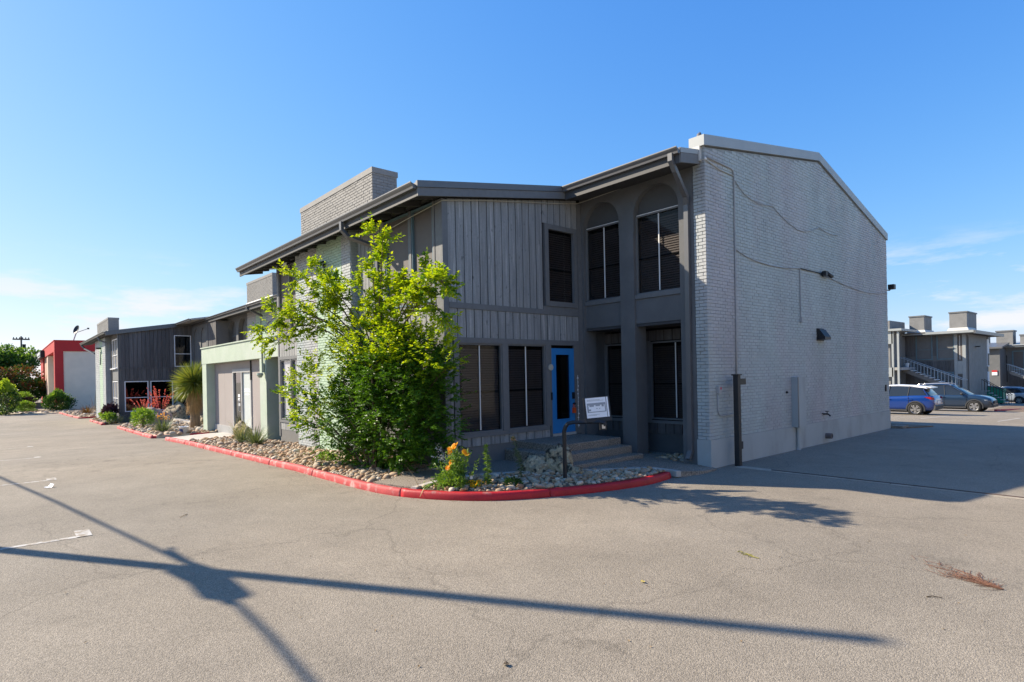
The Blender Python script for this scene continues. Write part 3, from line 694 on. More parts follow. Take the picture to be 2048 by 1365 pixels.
# downspouts
MB().rtube([(3.22, 3.40, 6.46), (3.22, 3.40, 6.32), (3.22, 3.54, 6.14), (3.12, 4.08, 5.74), (3.09, 4.145, 5.58), (3.07, 4.145, .34), (3.07, 4.04, .17)], .042, .05).build('downspout', m_gutter, B)
MB().rtube([(-3.05, -.78, 5.74), (-3.05, -.78, 5.55), (-3.0, -.64, 5.40), (-2.72, -.10, 5.18), (-2.68, -.06, 5.05), (-2.68, -.06, .25)], .04, .05).build('downspout', m_gutter, B)

# street front (lit side)
F = FY
planks(B, F, -2.36, -.222, 2.86, 3.50); planks(B, F, -2.36, -.222, .40, .72)
bx(F, 'trim_board', m_trim, B, -2.40, -.24, 0, .05, 3.50, 3.60); bx(F, 'trim_board', m_trim, B, -2.40, -.24, 0, .05, 2.75, 2.85); bx(F, 'trim_board', m_trim, B, -2.40, -.24, 0, .05, .72, .80)
for a, b in ((-2.40, -2.34), (-1.26, -1.17), (-.31, -.24)): bx(F, 'trim_board', m_trim, B, a, b, 0, .045, 3.60, 5.70); bx(F, 'trim_board', m_trim, B, a, b, 0, .045, .80, 2.75)
window(B, F, -2.30, -1.30, 3.66, 5.66, m_teal, 'screen', fw_=.04); window(B, F, -1.13, -.35, 3.66, 5.66, m_teal, 'screen', fw_=.04)
window(B, F, -2.30, -1.30, .85, 2.70, m_trim, 'screen', fw_=.04); window(B, F, -1.13, -.35, .85, 2.70, m_trim, 'screen', fw_=.04)
planks(B, F, -3.79, -2.41, .40, 5.72)
brk = MYf(-.20)
MB().box(-7.48, -3.80, -.19, .02, -.3, 5.80).build('brick_wall', m_mortar, B)
far = brs[296:] + brick_run(brk, -7.48, -5.92, .1, 5.74) + brick_run(brk, -4.33, -3.80, .1, 5.74) + brick_run(MXf(-3.80), -.2, 0, .1, 5.74)
mint = brick_run(brk, -5.92, -4.33, .1, 5.74)
MB().box(-5.92, -4.33, -.195, -.17, -.3, 5.78).build('brick_wall', m_mortar2, B)
planks(B, F, -9.45, -7.50, 2.78, 3.42); planks(B, F, -9.45, -7.50, .42, .66)
bx(F, 'corner_board', m_trim, B, -9.56, -9.46, -.1, .036, .2, 5.8)
for z0, z1 in ((3.42, 3.52), (2.68, 2.78), (.66, .74)): bx(F, 'trim_board', m_trim, B, -9.45, -7.49, 0, .05, z0, z1)
for a, b in ((-9.45, -9.38), (-8.50, -8.42), (-7.56, -7.49)): bx(F, 'trim_board', m_trim, B, a, b, 0, .045, 3.52, 5.66); bx(F, 'trim_board', m_trim, B, a, b, 0, .045, .74, 2.68)
window(B, F, -9.34, -8.54, 3.57, 5.62, m_trim, 'screen', fw_=.035); window(B, F, -8.38, -7.60, 3.57, 5.62, m_trim, 'screen', fw_=.035)
m_wblind = mat('white_blind', (.62, .62, .62), .6, .05, 3)
for a, b in ((-9.34, -8.54), (-8.38, -7.60)):
    f = window(B, F, a, b, .79, 2.64, m_trim, 'glass', fw_=.035, bars=(), pane=glass('street_pane', (.96, .96, .96), .03, .7, .03) if a < -9 else bpy.data.materials['street_pane'])
    bx(F, 'blind', m_wblind, f, a, b, -.07, -.06, .79, 2.64); bx(F, 'glazing_bar', m_white, f, a, b, -.022, .01, 1.68, 1.72)
bx(F, 'foundation', m_base, B, -9.5, -.01, -.28, .012, -.3, .42)
# rooftop brick screen
CH = MYf(0.0); 
def chimney(root, x0, x1, y0, y1, zb, z1, zf, single=False):
    MB().box(x0, x1, y0 + .012, y1, zb, z1).build('chimney', m_chimj, root)
    b = brick_run(MYf(y0 + .004), x0, x1, zf, z1 - .12) + brick_run(MXf(x1 - .004), y0, y1, zf, z1 - .12)
    MB().box(x0 - .025, x1 + .025, y0 - .02, y1 + .02, z1 - .115, z1 + .02).build('chimney_cap', m_chim, root)
    mb = MB(); mb.prism([(x0 - .05, y0 - .30, zf - .36), (x0 - .05, y0 - .012, zf), (x0 - .05, y0 + .02, zf), (x0 - .05, y0 + .02, zf - .4)], (x1 - x0 + .1, 0, 0)); mb.build('chimney_flashing', m_flash, root)
    return b
bricks_joined(B, chimney(B, -7.48, -2.96, 0, .68, 5.7, 7.17, 6.36), m_chim, 'chimney_courses')
bricks_joined(B, far, m_brick); bricks_joined(B, mint, m_mint, 'mint_brick_courses')

# fixtures on the brick end wall
def cable(name, pts, r, m, label, cat, n=5, smooth=True):
    return tag(MB().tube(pts, r, n).build(name, m, None, True), label, cat)
X_ = 3.525
cable('light_cable', [(-3.0, -.05, 5.42), (-2.2, -.06, 5.47), (-1.2, -.06, 5.55), (.06, -.06, 5.63), (.065, 0, 5.655), (.06, 1.0, 5.83), (.06, 2.2, 6.01), (.065, 3.2, 6.15), (.065, 4.06, 6.30), (.16, 4.14, 6.33), (1.4, 4.15, 6.375), (2.5, 4.16, 6.41), (3.46, 4.15, 6.45), (X_, 4.22, 6.43), (X_, 4.76, 6.34), (X_, 5.33, 6.33)], .011, m_cable, 'thin pale cable running under the eaves and round the brick corner', 'cable')
MB().lathe([(.03, 0), (.03, .02), (.012, .03)], (X_ - .02, 4.215, 6.46), 8, 'x').build('cable_anchor', m_rod, B)
cable('wall_conduit', [(X_, 4.25, 6.50), (X_, 5.22, 6.47), (X_, 5.32, 6.44), (X_, 5.36, 6.36), (X_, 5.345, 4.7), (X_, 5.33, 3.0), (X_, 5.30, 1.93)], .018, m_conduit, 'tall grey conduit running down the brick end wall to the black gate post', 'conduit', 6)
cable('loose_cable', [(X_, 5.38, 6.25), (X_, 5.60, 6.12), (X_, 5.80, 6.02), (X_, 6.12, 5.95), (X_, 6.46, 5.92), (X_, 6.85, 5.94), (X_, 7.19, 5.99), (X_, 7.39, 5.90), (X_, 7.75, 5.78), (X_, 8.11, 5.69), (X_, 8.56, 5.61), (X_, 9.04, 5.63), (X_, 9.45, 5.72), (X_, 9.89, 5.87), (X_, 10.14, 5.84), (X_, 10.42, 5.81), (X_, 10.8, 5.80), (X_, 11.26, 5.85)], .009, m_conduit, 'loose drooping wire across the top of the brick end wall', 'wire')
cable('drooping_cable', [(X_, 5.345, 4.72), (X_, 5.6, 4.66), (X_, 5.84, 4.61), (X_, 6.15, 4.57), (X_, 6.46, 4.55), (X_, 7.0, 4.53), (X_, 7.54, 4.54), (X_, 8.1, 4.58), (X_, 8.65, 4.63)], .012, m_conduit, 'drooping cable at mid height of the brick wall left of the camera', 'cable')
cable('black_cable', [(X_, 8.66, 4.63), (X_, 9.3, 4.63), (X_, 9.96, 4.63)], .014, m_black, 'short straight black cable leading to the wall camera', 'cable')
cable('drooping_cable', [(X_, 10.2, 4.60), (X_, 10.8, 4.54), (X_, 11.5, 4.47), (X_, 12.2, 4.42), (X_, 13.0, 4.38), (X_, 13.74, 4.38), (X_, 14.5, 4.42), (X_, 15.3, 4.50)], .010, m_conduit, 'drooping cable on the brick wall between the camera and the far corner', 'cable')
d = MB(); d.tube([(X_, 8.65, 4.62), (X_, 8.65, 3.36)], .016, 6); d.box(X_ - .02, X_ + .05, 8.61, 8.69, 3.24, 3.37)
tag(d.build('wall_conduit', m_conduit), 'short conduit hanging from the drooping cable, small box at its end', 'conduit')
c = thing('security_camera', 'black security camera on the brick end wall with dark streak below', 'camera', (3.51, 10.1, 4.62))
MB().lathe([(.07, 0), (.07, .03), (.04, .06)], (0, 0, 0), 10, 'x').build('base', m_black, c)
MB().tube([(.05, 0, 0), (.10, .03, -.02), (.12, .12, -.01)], .035, 8).build('arm', m_black, c)
MB().tube([(.10, .02, .02), (.13, .30, -.05)], .055, 10).build('body', m_black, c, True)
MB().box(.05, .16, -.16, -.04, -.06, .06).build('junction_box', m_black, c)
c = thing('wall_floodlight', 'small floodlight on an arm at the far edge of the brick wall', 'floodlight', (3.45, 15.46, 4.62))
MB().tube([(0, 0, 0), (.05, .22, .0), (.06, .28, .06)], .02, 6).build('arm', m_black, c); MB().box(.0, .18, .22, .42, .04, .20).build('lamp_head', m_black, c)
v = thing('wall_vent', 'black hooded vent low on the right of the brick end wall', 'vent', (3.51, 9.88, 2.95))
MB().prism([(0, -.2, -.13), (.0, -.2, .16), (.06, -.2, .15), (.2, -.2, -.06), (.2, -.2, -.13)], (0, .40, 0)).build('hood', m_black, v)
MB().box(-.005, .012, -.23, .23, -.16, .18).build('flange', m_black, v)
d = thing('alarm_box', 'small grey box with red sticker on brick wall beside gate post', 'junction box', (3.51, 4.51, 1.63))
MB().box(0, .07, -.055, .055, -.07, .08).build('box', m_conduit, d); MB().box(.0705, .072, .0, .045, .01, .06).build('red_sticker', mat('red_sticker', (.55, .02, .06), .5, .05, 4), d)
MB().tube([(.02, -.03, -.07), (.02, -.03, -.42), (.02, .0, -.50), (.02, .06, -.545), (.02, .2, -.55), (.02, .72, -.54)], .013, 6).build('pipe', m_conduit, d, True)
gp = thing('gate_post', 'black square steel gate post in front of the brick wall', 'post', (3.74, 4.9, .0))
MB().box(-.055, .055, -.055, .055, -.05, 1.93).build('post', m_black, gp); MB().box(-.08, .08, -.08, .08, 1.93, 1.955).build('cap', m_black, gp)
MB().box(-.03, .05, .055, .30, 1.73, 1.86).build('bracket', m_black, gp); MB().box(.0, .05, .06, .13, .36, .52).build('sensor', m_black, gp); MB().box(.0, .045, .055, .062, .33, .50).build('sensor_plate', m_white, gp)
dc = thing('pipe_cover', 'tall grey metal box cover on the brick end wall', 'pipe cover', (3.505, 8.3, 0))
MB().box(0, .16, -.25, .20, .58, 1.84).build('cover', m_plinth, dc); MB().box(0.161, .17, -.25, -.21, .58, 1.84).build('edge_strip', m_gutter, dc)
MB().tube([(.06, -.05, .6), (.06, -.05, .02)], .035, 8).build('pipe', m_plinth, dc); MB().lathe([(.07, .0), (.05, .1)], (.06, -.05, 0), 8).build('boot', m_plinth, dc)
hb = thing('hose_tap', 'dark hose tap sticking out of the brick end wall', 'tap', (3.51, 9.98, .80))
MB().tube([(0, 0, 0), (.13, .0, 0), (.16, .05, -.05)], .02, 8).build('spout', m_black, hb); MB().lathe([(.055, 0), (.055, .015)], (.10, 0, .07), 10).build('handle', m_black, hb); MB().tube([(.10, 0, 0), (.10, 0, .07)], .012, 6).build('stem', m_black, hb); MB().tube([(.02, -.1, .02), (.03, .14, .0)], .015, 6).build('pipe', m_black, hb)
st = MB(); st.lathe([(.075, 0), (.075, .16), (.055, .16), (.055, .02)], (3.52, 10.1, .20), 14, 'x')
tag(st.build('drain_stub', mat('brown_pipe', (.16, .13, .12), .7, .2, 6)), 'round brown drain pipe stub low in the painted plinth', 'pipe stub')
MB().box(3.505, 3.54, 15.0, 15.09, 1.25, 1.46).build('outlet_box', m_black, B)
for y, z in ((7.75, 1.47), (8.65, 1.41)): MB().lathe([(.03, 0), (.03, .03), (.015, .05)], (3.51, y, z), 8, 'x').build('bolt', m_black, B)
fl = thing('wall_floodlight', 'black floodlight on the mint brick stripe above the tree', 'floodlight', (-5.35, -.215, 5.12))
MB().box(-.05, .05, -.03, .0, -.06, .06).build('base', m_black, fl); MB().tube([(0, -.03, 0), (0, -.12, .02)], .02, 6).build('arm', m_black, fl)
MB().prism([(-.2, -.10, .03), (-.2, -.10, .09), (-.2, -.34, .02), (-.2, -.34, -.03)], (.4, 0, 0)).build('lamp_head', m_black, fl)
# pigeon on the coping
pg = MB(); pg.lathe([(.004, -.13), (.035, -.08), (.055, 0), (.045, .06), (.03, .10), (.034, .135), (.02, .165), (.004, .175)], (0, 0, 0), 10)
o = pg.build('bird', mat('pigeon_grey', (.12, .12, .13), .7, .2, 20), None, True); o.location = (3.30, 4.35, 7.04); o.rotation_euler = (rad(-55), 0, rad(25))
tag(o, 'small grey bird perched on the front tip of the coping', 'bird')
tl = MB(); tl.box(-.02, .02, -.015, .0, -.22, -.10); tl.build('tail', m_black, o); MB().tube([(0, 0, .16), (0, -.03, .20)], .008, 5, .002).build('beak', m_black, o)

# steps
stp = thing('entrance_steps', 'exposed aggregate entrance steps below the blue door', 'steps')
for x1, y0, y1, z1 in ((1.40, 1.90, 3.90, .545), (1.73, 1.55, 3.88, .385), (2.06, 1.62, 3.86, .225)):
    mb = MB(); mb.box(.003 + z1 * .01, x1, y0, y1, z1 * -.1, z1)
    o = mb.build('landing' if z1 > .5 else 'step', m_agg, stp)
    bv = o.modifiers.new('b', 'BEVEL'); bv.width = .018; bv.segments = 2
# ------------------------------------------------------------------ middle building with the mint portico
D = thing('office_building', 'middle building with mint green portico, glass entrance and small upper arches', 'building', group=None)
OZ = -.33
for a, b, c_, d_ in ((-19.45, -9.57, 2.81, 3.50),): MB().box(a, b, 0, 4.0, c_, d_).build('portico_fascia', m_mintw, D)
MB().box(-19.5, -9.565, -.04, 4.05, 3.502, 3.55).build('portico_cap', m_mintw, D)
MB().box(-19.40, -18.72, .012, .42, -.5, 2.808).build('post', m_mintw, D); MB().box(-11.55, -10.88, .012, .50, -.5, 2.808).build('post', m_mintw, D)
pw = MYf(.36)
for a, b in ((-18.715, -17.2), (-17.19, -15.95), (-13.55, -12.6), (-12.59, -11.56)): bx(pw, 'wall_panel', m_panelwall, D, a, b, -.1, 0, .12, 2.80)
bx(pw, 'wall_panel', m_panelwall, D, -15.94, -13.56, -.1, 0, 2.50, 2.80); bx(pw, 'wall_curb', m_conduit, D, -18.7, -15.95, -.1, .06, -.3, .118); bx(pw, 'wall_curb', m_conduit, D, -13.55, -11.56, -.1, .06, -.3, .118)
bx(pw, 'downpipe', m_black, D, -13.62, -13.56, .003, .05, 2.05, 2.80)
dr = MB(pw)
for q in ((-15.94, -15.84, -.28, 2.5), (-14.80, -14.70, -.28, 2.36), (-13.66, -13.56, -.28, 2.5), (-15.84, -13.66, 2.36, 2.5), (-15.84, -13.66, -.30, -.15)): dr.box(q[0], q[1], -.06, .04, q[2], q[3])
door = dr.build('door', m_conduit, D)
bx(pw, 'pane', m_glassd, door, -15.838, -14.802, -.03, -.02, -.148, 2.358); bx(pw, 'backing', m_dark, door, -15.838, -13.662, -.5, -.49, -.148, 2.358)
bx(pw, 'reflecting_leaf', mat('painted_reflection', (.50, .54, .52), .4, .04, 2), door, -14.698, -13.662, -.03, -.02, -.148, 2.358)  # pale colour paints a bright reflection in the right-hand door leaf
MB(pw).tube([(-14.9, .04, .8), (-14.9, .10, .82), (-14.9, .10, 1.25), (-14.9, .04, 1.27)], .02, 6).build('handle', m_steel, door)
# small white lettering and stickers on the glass (too small to read in the photograph: built as worn line strips)
for k, (u0, u1, z) in enumerate(((-14.55, -13.9, 1.66), (-14.55, -13.75, 1.58), (-14.5, -13.95, 1.46))): bx(pw, 'lettering', m_white, door, u0, u1, -.019, -.016, z, z + .05)
for z in (1.0, 1.2, 1.36): bx(pw, 'sticker', m_white, door, -15.40, -15.15, -.019, -.016, z, z + .12)
MB().box(-10.86, -9.6, 2.6, 2.7, -.3, 2.8).build('wall', m_lime, D); MB().box(-11.0, -10.885, .51, 2.6, -.3, 2.8).build('wall', m_lime, D)
MB().box(-11.5, -9.57, .5, 2.6, 2.74, 2.80).build('wall', m_soffit, D)
# conduit and lamp on the portico
MB().tube([(-9.6, -.05, 3.46), (-10.6, -.05, 3.40), (-10.95, -.05, 3.34), (-11.05, -.05, 3.2), (-11.05, -.05, 2.55)], .035, 6).build('conduit', m_mintw, D, True)
lp = MB(); lp.box(-11.12, -10.98, -.10, -.01, 2.30, 2.62); lp.lathe([(.05, 0), (.11, .1), (.10, .16)], (-11.05, -.14, 2.12), 10); lp.build('lamp', m_mintw, D)
# iron gate in the lime passage
ig = thing('iron_gate', 'low grey iron gate in the lime green passage beside the portico', 'gate', (-10.2, .7, -.1))
for k in range(8): MB().box(-.62 + k * .17, -.60 + k * .17, -.012, .012, .05, 1.15).build('bar', m_conduit, ig)
MB().box(-.66, .62, -.02, .02, 1.15, 1.19).build('rail', m_conduit, ig); MB().box(-.66, .62, -.02, .02, .03, .05).build('rail', m_conduit, ig); MB().box(-.66, -.35, .03, .06, .05, 1.45).build('panel', m_black, ig)
# upper wall with arches
UY = MYf(4.28)
ar = [(-32.93, -31.25), (-30.80, -29.12), (-28.70, -26.98)]
def archwall(root, M, x0, x1, z0, z1, ar, spring, sill, m, glassm, wf=None):
    xs = [x0]
    segs = []
    cur = x0
    for a, b in ar:
        MB(M).box(cur, a, -.25, 0, z0, z1).build('wall', m, root); cur = b
        mb = MB(M); N = 14; r = (b - a) / 2; c = (a + b) / 2
        pts = [(c - r * math.cos(math.pi * i / N), spring + r * math.sin(math.pi * i / N)) for i in range(N + 1)]
        for (ua, za), (ub, zb) in zip(pts, pts[1:]):
            mb.poly([(ua, 0, za), (ub, 0, zb), (ub, 0, z1), (ua, 0, z1)]); mb.poly([(ua, 0, za), (ub, 0, zb), (ub, -.25, zb), (ua, -.25, za)])
        if sill > z0: mb.box(a, b, -.25, 0, z0, sill)
        mb.build('arch', m, root)
        bx(M, 'tympanum', m, root, a - .02, b + .02, -.32, -.27, spring - .1, z1)
        if wf: wf(a, b)
        else:
            f = bx(M, 'window', m_teal, root, a + .001, b - .001, -.30, -.262, sill, spring - .1); bx(M, 'pane', m_screen, f, a + .06, b - .06, -.262, -.255, sill + .05, spring - .15)
            bx(M, 'white_bar', m_rod, f, (a + b) / 2 - .03, (a + b) / 2 + .03, -.254, -.24, sill + .05, spring - .15)
    MB(M).box(cur, x1, -.25, 0, z0, z1).build('wall', m, root)
archwall(D, UY, -33.6, -26.95, 3.3, zt(4.28) + OZ - .1, ar, 5.05, 3.6, m_stucco, None)
MB().box(-26.95, -9.5, 4.30, 4.55, 3.3, zt(4.3) + OZ - .1).build('wall', m_mortar, D)
b2 = brick_run(MYf(4.295), -26.95, -25.32, 3.5, zt(4.3) + OZ - .12, L=.406, h=.143, j=.014) + brick_run(MYf(4.295), -23.58, -20.5, 3.5, zt(4.3) + OZ - .12, L=.406, h=.143, j=.014)
bricks_joined(D, b2, m_brick); bricks_joined(D, brick_run(MYf(4.295), -25.32, -23.58, 3.5, zt(4.3) + OZ - .12, L=.406, h=.143, j=.014), m_mint, 'mint_brick_courses')
MB().box(-24.5, -24.42, 4.22, 4.28, 3.5, 6.1).build('downpipe', m_mintw, D)
planks(D, MYf(3.55), -32.6, -30.75, 2.5, zt(3.5) + OZ - .3, w=.3, m=m_plankd); MB().box(-32.6, -30.75, 3.56, 4.28, 2.5, zt(3.5) + OZ - .3).build('wall', m_base, D)
MB().prism([(-36.8, 3.46, zt(3.46) + OZ), (-36.8, 3.46, zt(3.46) + OZ - .1), (-36.8, 9.96, zt(9.96) + OZ - .1), (-36.8, 9.96, zt(9.96) + OZ)], (27.2, 0, 0)).build('roof', m_roof, D)
MB().box(-36.8, -9.6, 3.46, 3.50, zt(3.46) + OZ - .30, zt(3.46) + OZ - .105).build('fascia_board', m_fascia, D)
gutter(D, -36.6, -9.6, 3.455, zt(3.46) + OZ)
MB().prism([(-36.8, 3.5, zt(3.46) + OZ - .29), (-36.8, 4.28, zt(4.28) + OZ - .29), (-36.8, 4.28, zt(4.28) + OZ - .11), (-36.8, 3.5, zt(3.46) + OZ - .11)], (27.2, 0, 0)).build('soffit', m_soffit, D)
MB().rtube([(-24.0, 3.40, 6.15), (-24.0, 3.40, 6.0), (-23.8, 4.15, 5.6)], .05, .05).build('downspout', m_gutter, D)
b3 = chimney(D, -26.1, -21.8, 4.05, 4.75, 6.0, 7.72, 6.55); bricks_joined(D, b3, m_chim, 'chimney_courses')

# ------------------------------------------------------------------ dark plank building further left
E3 = thing('office_building', 'dark plank-clad building further left with white-framed windows', 'building')
X3, Y3 = -37.0, -.93; LX = MXf(X3); LF = MYf(Y3); zl = lambda y: 5.47 + .166 * (y + 1.65)
MB().prism([(-49.4, Y3 + .02, -1.3), (-49.4, Y3 + .02, zl(Y3) - .1), (-49.4, 9, zl(9) - .1), (-49.4, 9, -1.3)], (12.36, 0, 0)).build('wall', m_base, E3)
MB().box(-37.05, -32.62, 3.56, 9, -1.3, 6.1).build('wall', m_base, E3)
zp = lambda u: zl(u) - .25
planks(E3, LX, Y3 + .12, 2.33, 3.09, 5, z1f=zp, w=.25, m=m_plankd); planks(E3, LX, 2.33, 3.5, 5.36, 6, z1f=zp, w=.25, m=m_plankd); planks(E3, LX, Y3 + .12, 2.33, 2.2, 2.98, w=.25, m=m_plankd); planks(E3, LX, 2.33, 3.5, 2.2, 2.98, w=.25, m=m_plankd)
planks(E3, LX, Y3 + .12, 3.5, -.5, .05, w=.25, m=m_plankd); bx(LX, 'trim_board', m_plankd, E3, Y3, 3.5, 0, .05, 2.985, 3.085); bx(LX, 'foundation', m_base, E3, Y3, 3.5, 0, .015, -1, -.5)
for a, b in ((Y3, -.64), (.76, .87), (2.25, 2.42), (3.36, 3.52)): bx(LX, 'trim_board', m_plankd, E3, a, b, 0, .03, .055, 2.195)
window(E3, LX, -.58, .70, .13, 2.08, m_white, 'glass', fw_=.055, bars=(1.02,), pane=m_glassd); window(E3, LX, .93, 2.19, .13, 2.08, m_white, 'glass', fw_=.055, bars=(1.02,), pane=m_glassd)
window(E3, LX, 2.52, 3.28, -.1, 2.0, m_mintw, 'glass', fw_=.08, bars=(1.3,)); window(E3, LX, 2.43, 3.40, 3.16, 5.28, m_white, 'glass', fw_=.055, bars=(4.02,))
planks(E3, LX, 3.46, 3.56, 3.09, 5.36, w=.1, m=m_plankd)
# lit street side
bx(LF, 'corner_board', m_trim, E3, -37.25, -37.001, 0, .04, -.8, zl(Y3) - .25)
bx(LF, 'wall_panel', m_trim, E3, -39.9, -37.26, 0, .02, 2.2, 2.95); bx(LF, 'wall_panel', m_trim, E3, -39.9, -37.26, 0, .02, -.8, .0)
for z0, z1 in ((.08, 2.1), (3.08, 5.0)):
    window(E3, LF, -39.7, -37.45, z0, z1, m_white, 'glass', fw_=.06, bars=((z0 + z1) / 2 - .1,), vbars=(-38.57,)); window(E3, LF, -48.7, -47.2, z0, z1, m_white, 'glass', fw_=.06, bars=((z0 + z1) / 2 - .1,))
bx(LF, 'window_ledge', m_white, E3, -39.9, -37.3, .04, .16, 2.98, 3.05)
MB().box(-46.9, -41.0, Y3 - .28, Y3 + .02, -1, zl(Y3) - .2).build('brick_wall', m_mortar, E3)
b4 = [q for a, b in ((-46.9, -44.3), (-42.6, -41.0)) for q in brick_run(MYf(Y3 - .285), a, b, -.8, zl(Y3) - .25, L=.406, h=.143, j=.012)] + brick_run(MXf(-41.0, 0), Y3 - .28, Y3, -.8, zl(Y3) - .25, L=.3, h=.143, j=.012)
bricks_joined(E3, b4, m_brick); bricks_joined(E3, brick_run(MYf(Y3 - .285), -44.3, -42.6, -.8, zl(Y3) - .25, L=.406, h=.143, j=.012), m_mint, 'mint_brick_courses')
fl2 = MB(); fl2.tube([(-43.4, Y3 - .3, 4.4), (-43.4, Y3 - .34, 3.4)], .03, 5); fl2.box(-43.7, -43.2, Y3 - .6, Y3 - .3, 4.6, 4.7); fl2.build('floodlight', m_black, E3)
MB().prism([(-52.2, -1.65, zl(-1.65)), (-52.2, -1.65, zl(-1.65) - .1), (-52.2, 9, zl(9) - .1), (-52.2, 9, zl(9))], (15.35, 0, 0)).build('roof', m_roof, E3)
MB().prism([(-36.849, 2.55, zl(2.55)), (-36.849, 2.55, zl(2.55) - .1), (-36.849, 9, zl(9) - .1), (-36.849, 9, zl(9))], (4.2, 0, 0)).build('roof', m_roof, E3)
MB().prism([(-36.9, -1.65, zl(-1.65) - .26), (-36.9, 2.55, zl(2.55) - .26), (-36.9, 2.55, zl(2.55) + .02), (-36.9, -1.65, zl(-1.65) + .02)], (.07, 0, 0)).build('rake_board', m_gutter, E3)
gutter(E3, -52.2, -36.9, -1.66, zl(-1.65)); gutter(E3, -36.8, -32.7, 2.545, zl(2.55))
MB().prism([(-52.1, -1.6, zl(-1.6) - .2), (-52.1, Y3, zl(Y3) - .2), (-52.1, Y3, zl(Y3) - .11), (-52.1, -1.6, zl(-1.6) - .11)], (15.2, 0, 0)).build('soffit', m_soffit, E3)
MB().rtube([(-51.8, -1.7, 5.3), (-51.5, -1.5, 5.0), (-49.5, -1.0, 4.5)], .05, .05).build('downspout', m_gutter, E3)
MB().rtube([(-40.4, -1.72, 5.3), (-40.3, -1.6, 5.05), (-39.95, -1.02, 4.8), (-39.95, -1.0, -.6)], .05, .05).build('downspout', m_gutter, E3)
def wfl(a, b):
    window(E3, MYf(3.5), a + .1, b - .15, 3.3, 4.95, m_white, 'glass', fw_=.06, bars=(4.0,), inset=-.26, fd=-.2)
archwall(E3, MYf(3.5), -37.0, -32.62, 2.5, 6.0, [(-36.45, -35.05), (-34.45, -33.1)], 5.0, 3.2, m_stucco, None, wfl)
MB().box(-32.66, -32.60, 3.5, 4.3, 2.5, 6.0).build('wall', m_base, E3)
b5 = chimney(E3, -49.6, -43.0, -.78, -.1, 5.3, 6.95, 6.0); bricks_joined(E3, b5, m_chim, 'chimney_courses')
cf = thing('trellis', 'white trellis with bright climbing vine beside the dark plank building', 'trellis', (-50.0, .2, gz(-50, 0)))
for k in range(4): MB().box(.0, .05, k * .28, k * .28 + .05, 0, 3.0).build('post', m_white, cf)
for k in range(6): MB().box(.05, .08, 0, .9, .2 + k * .5, .26 + k * .5).build('slat', m_white, cf)

# ------------------------------------------------------------------ red and beige building far left
m_redw = mat('red_stucco', (.46, .024, .024), .7, .06, 1.2); m_beige = mat('beige_stucco', (.74, .62, .49), .85, .07, .9, .2, 20); m_tan = mat('tan_stucco', (.60, .36, .27), .8, .05, 1)
F4 = thing('shop_building', 'red and beige flat-roofed building at the end of the drive', 'building')
MB().box(-104, -74.0, -1.0, 9, -2, 5.78).build('wall', m_beige, F4); MB().box(-75.35, -74.003, -1.498, -1.001, -2, 5.78).build('wall', m_beige, F4)
MB().box(-104.2, -73.9, -2.3, 9.1, 5.785, 6.95).build('parapet', m_redw, F4); MB().box(-104.25, -73.85, -2.35, 9.15, 6.951, 7.05).build('coping', m_redw, F4)
MB().box(-75.4, -73.9, -2.3, -1.5, -2, 5.78).build('column', m_redw, F4); MB().box(-104.2, -97.5, -2.3, -1.01, -2, 5.78).build('column', m_redw, F4)
MB().box(-96.8, -89.6, -2.15, -1.05, -2, 5.78).build('column', m_tan, F4); MB().box(-89.55, -88.6, -2.2, -1.05, -2, 5.78).build('column', m_beige, F4)
MB().box(-80.6, -76, -1.4, -1.02, -2, 5.78).build('wall', m_beige, F4)
sg = MB(); sg.box(-103.5, -93.2, -2.75, -2.35, 5.75, 6.75); s_ = sg.build('sign', m_black, F4)
for k, (x0, x1, z0, z1) in enumerate(((-102.8, -101.2, 6.2, 6.6), (-100.8, -99.6, 6.15, 6.5), (-99.2, -97.2, 6.2, 6.62), (-96.8, -95.6, 6.1, 6.5), (-95.2, -94.0, 6.2, 6.55), (-100, -94.5, 5.85, 5.98))): MB().box(x0, x1, -2.79, -2.751, z0, z1).build('letter', m_white, s_)
ds = thing('satellite_dish', 'dark satellite dish on a mast on the red parapet', 'satellite dish', (-74.5, -.4, 7.05))
MB().tube([(0, -.1, 0), (0, .2, 1.0)], .06, 6).build('mast', m_conduit, ds)
dm = MB(); dm.lathe([(.02, 0), (.4, .04), (.75, .16), (.72, .19), (.38, .08), (.02, .04)], (0, 0, 0), 18); do = dm.build('dish', m_black, ds); do.location = (0, .25, 1.25); do.rotation_euler = (rad(68), 0, rad(35)); do.scale = (.5, .72, .7)
MB().tube([(0, .25, .95), (.1, 1.25, 1.40)], .035, 5).build('feed_arm', m_conduit, ds); MB().box(.0, .2, 1.2, 1.4, 1.35, 1.52).build('feed_horn', m_black, ds)
# low brown building, fence
bb = thing('low_building', 'low dark brown building behind the reddish tree', 'building', (-118, 2, -1.3))
MB().box(-6, 6, 0, 8, 0, 4.4).build('wall', mat('brown_brick', (.14, .075, .06), .8, .1, 2), bb); MB().box(-6.3, 6.3, -.4, 8.3, 4.4, 4.8).build('roof', m_roof, bb); MB().box(-5, 5, -.03, -.002, .6, 2.2).build('red_band', m_redw, bb)
fe = thing('iron_fence', 'black iron bar fence left of the red building', 'fence', (-99, -3.6, -1.2))
for k in range(26): MB().box(-.02, .02, -8 + k * .36, -7.96 + k * .36, 0, 1.5).build('bar', m_black, fe)
MB().box(-.03, .03, -8, 1.1, 1.38, 1.44).build('rail', m_black, fe); MB().box(-.03, .03, -8, 1.1, .14, .2).build('rail', m_black, fe)
lw = MB(); lw.box(-96.6, -96.2, -5.2, -2.4, -1.4, -.5); tag(lw.build('low_wall', m_concrete), 'low pale wall in front of the iron fence', 'wall')

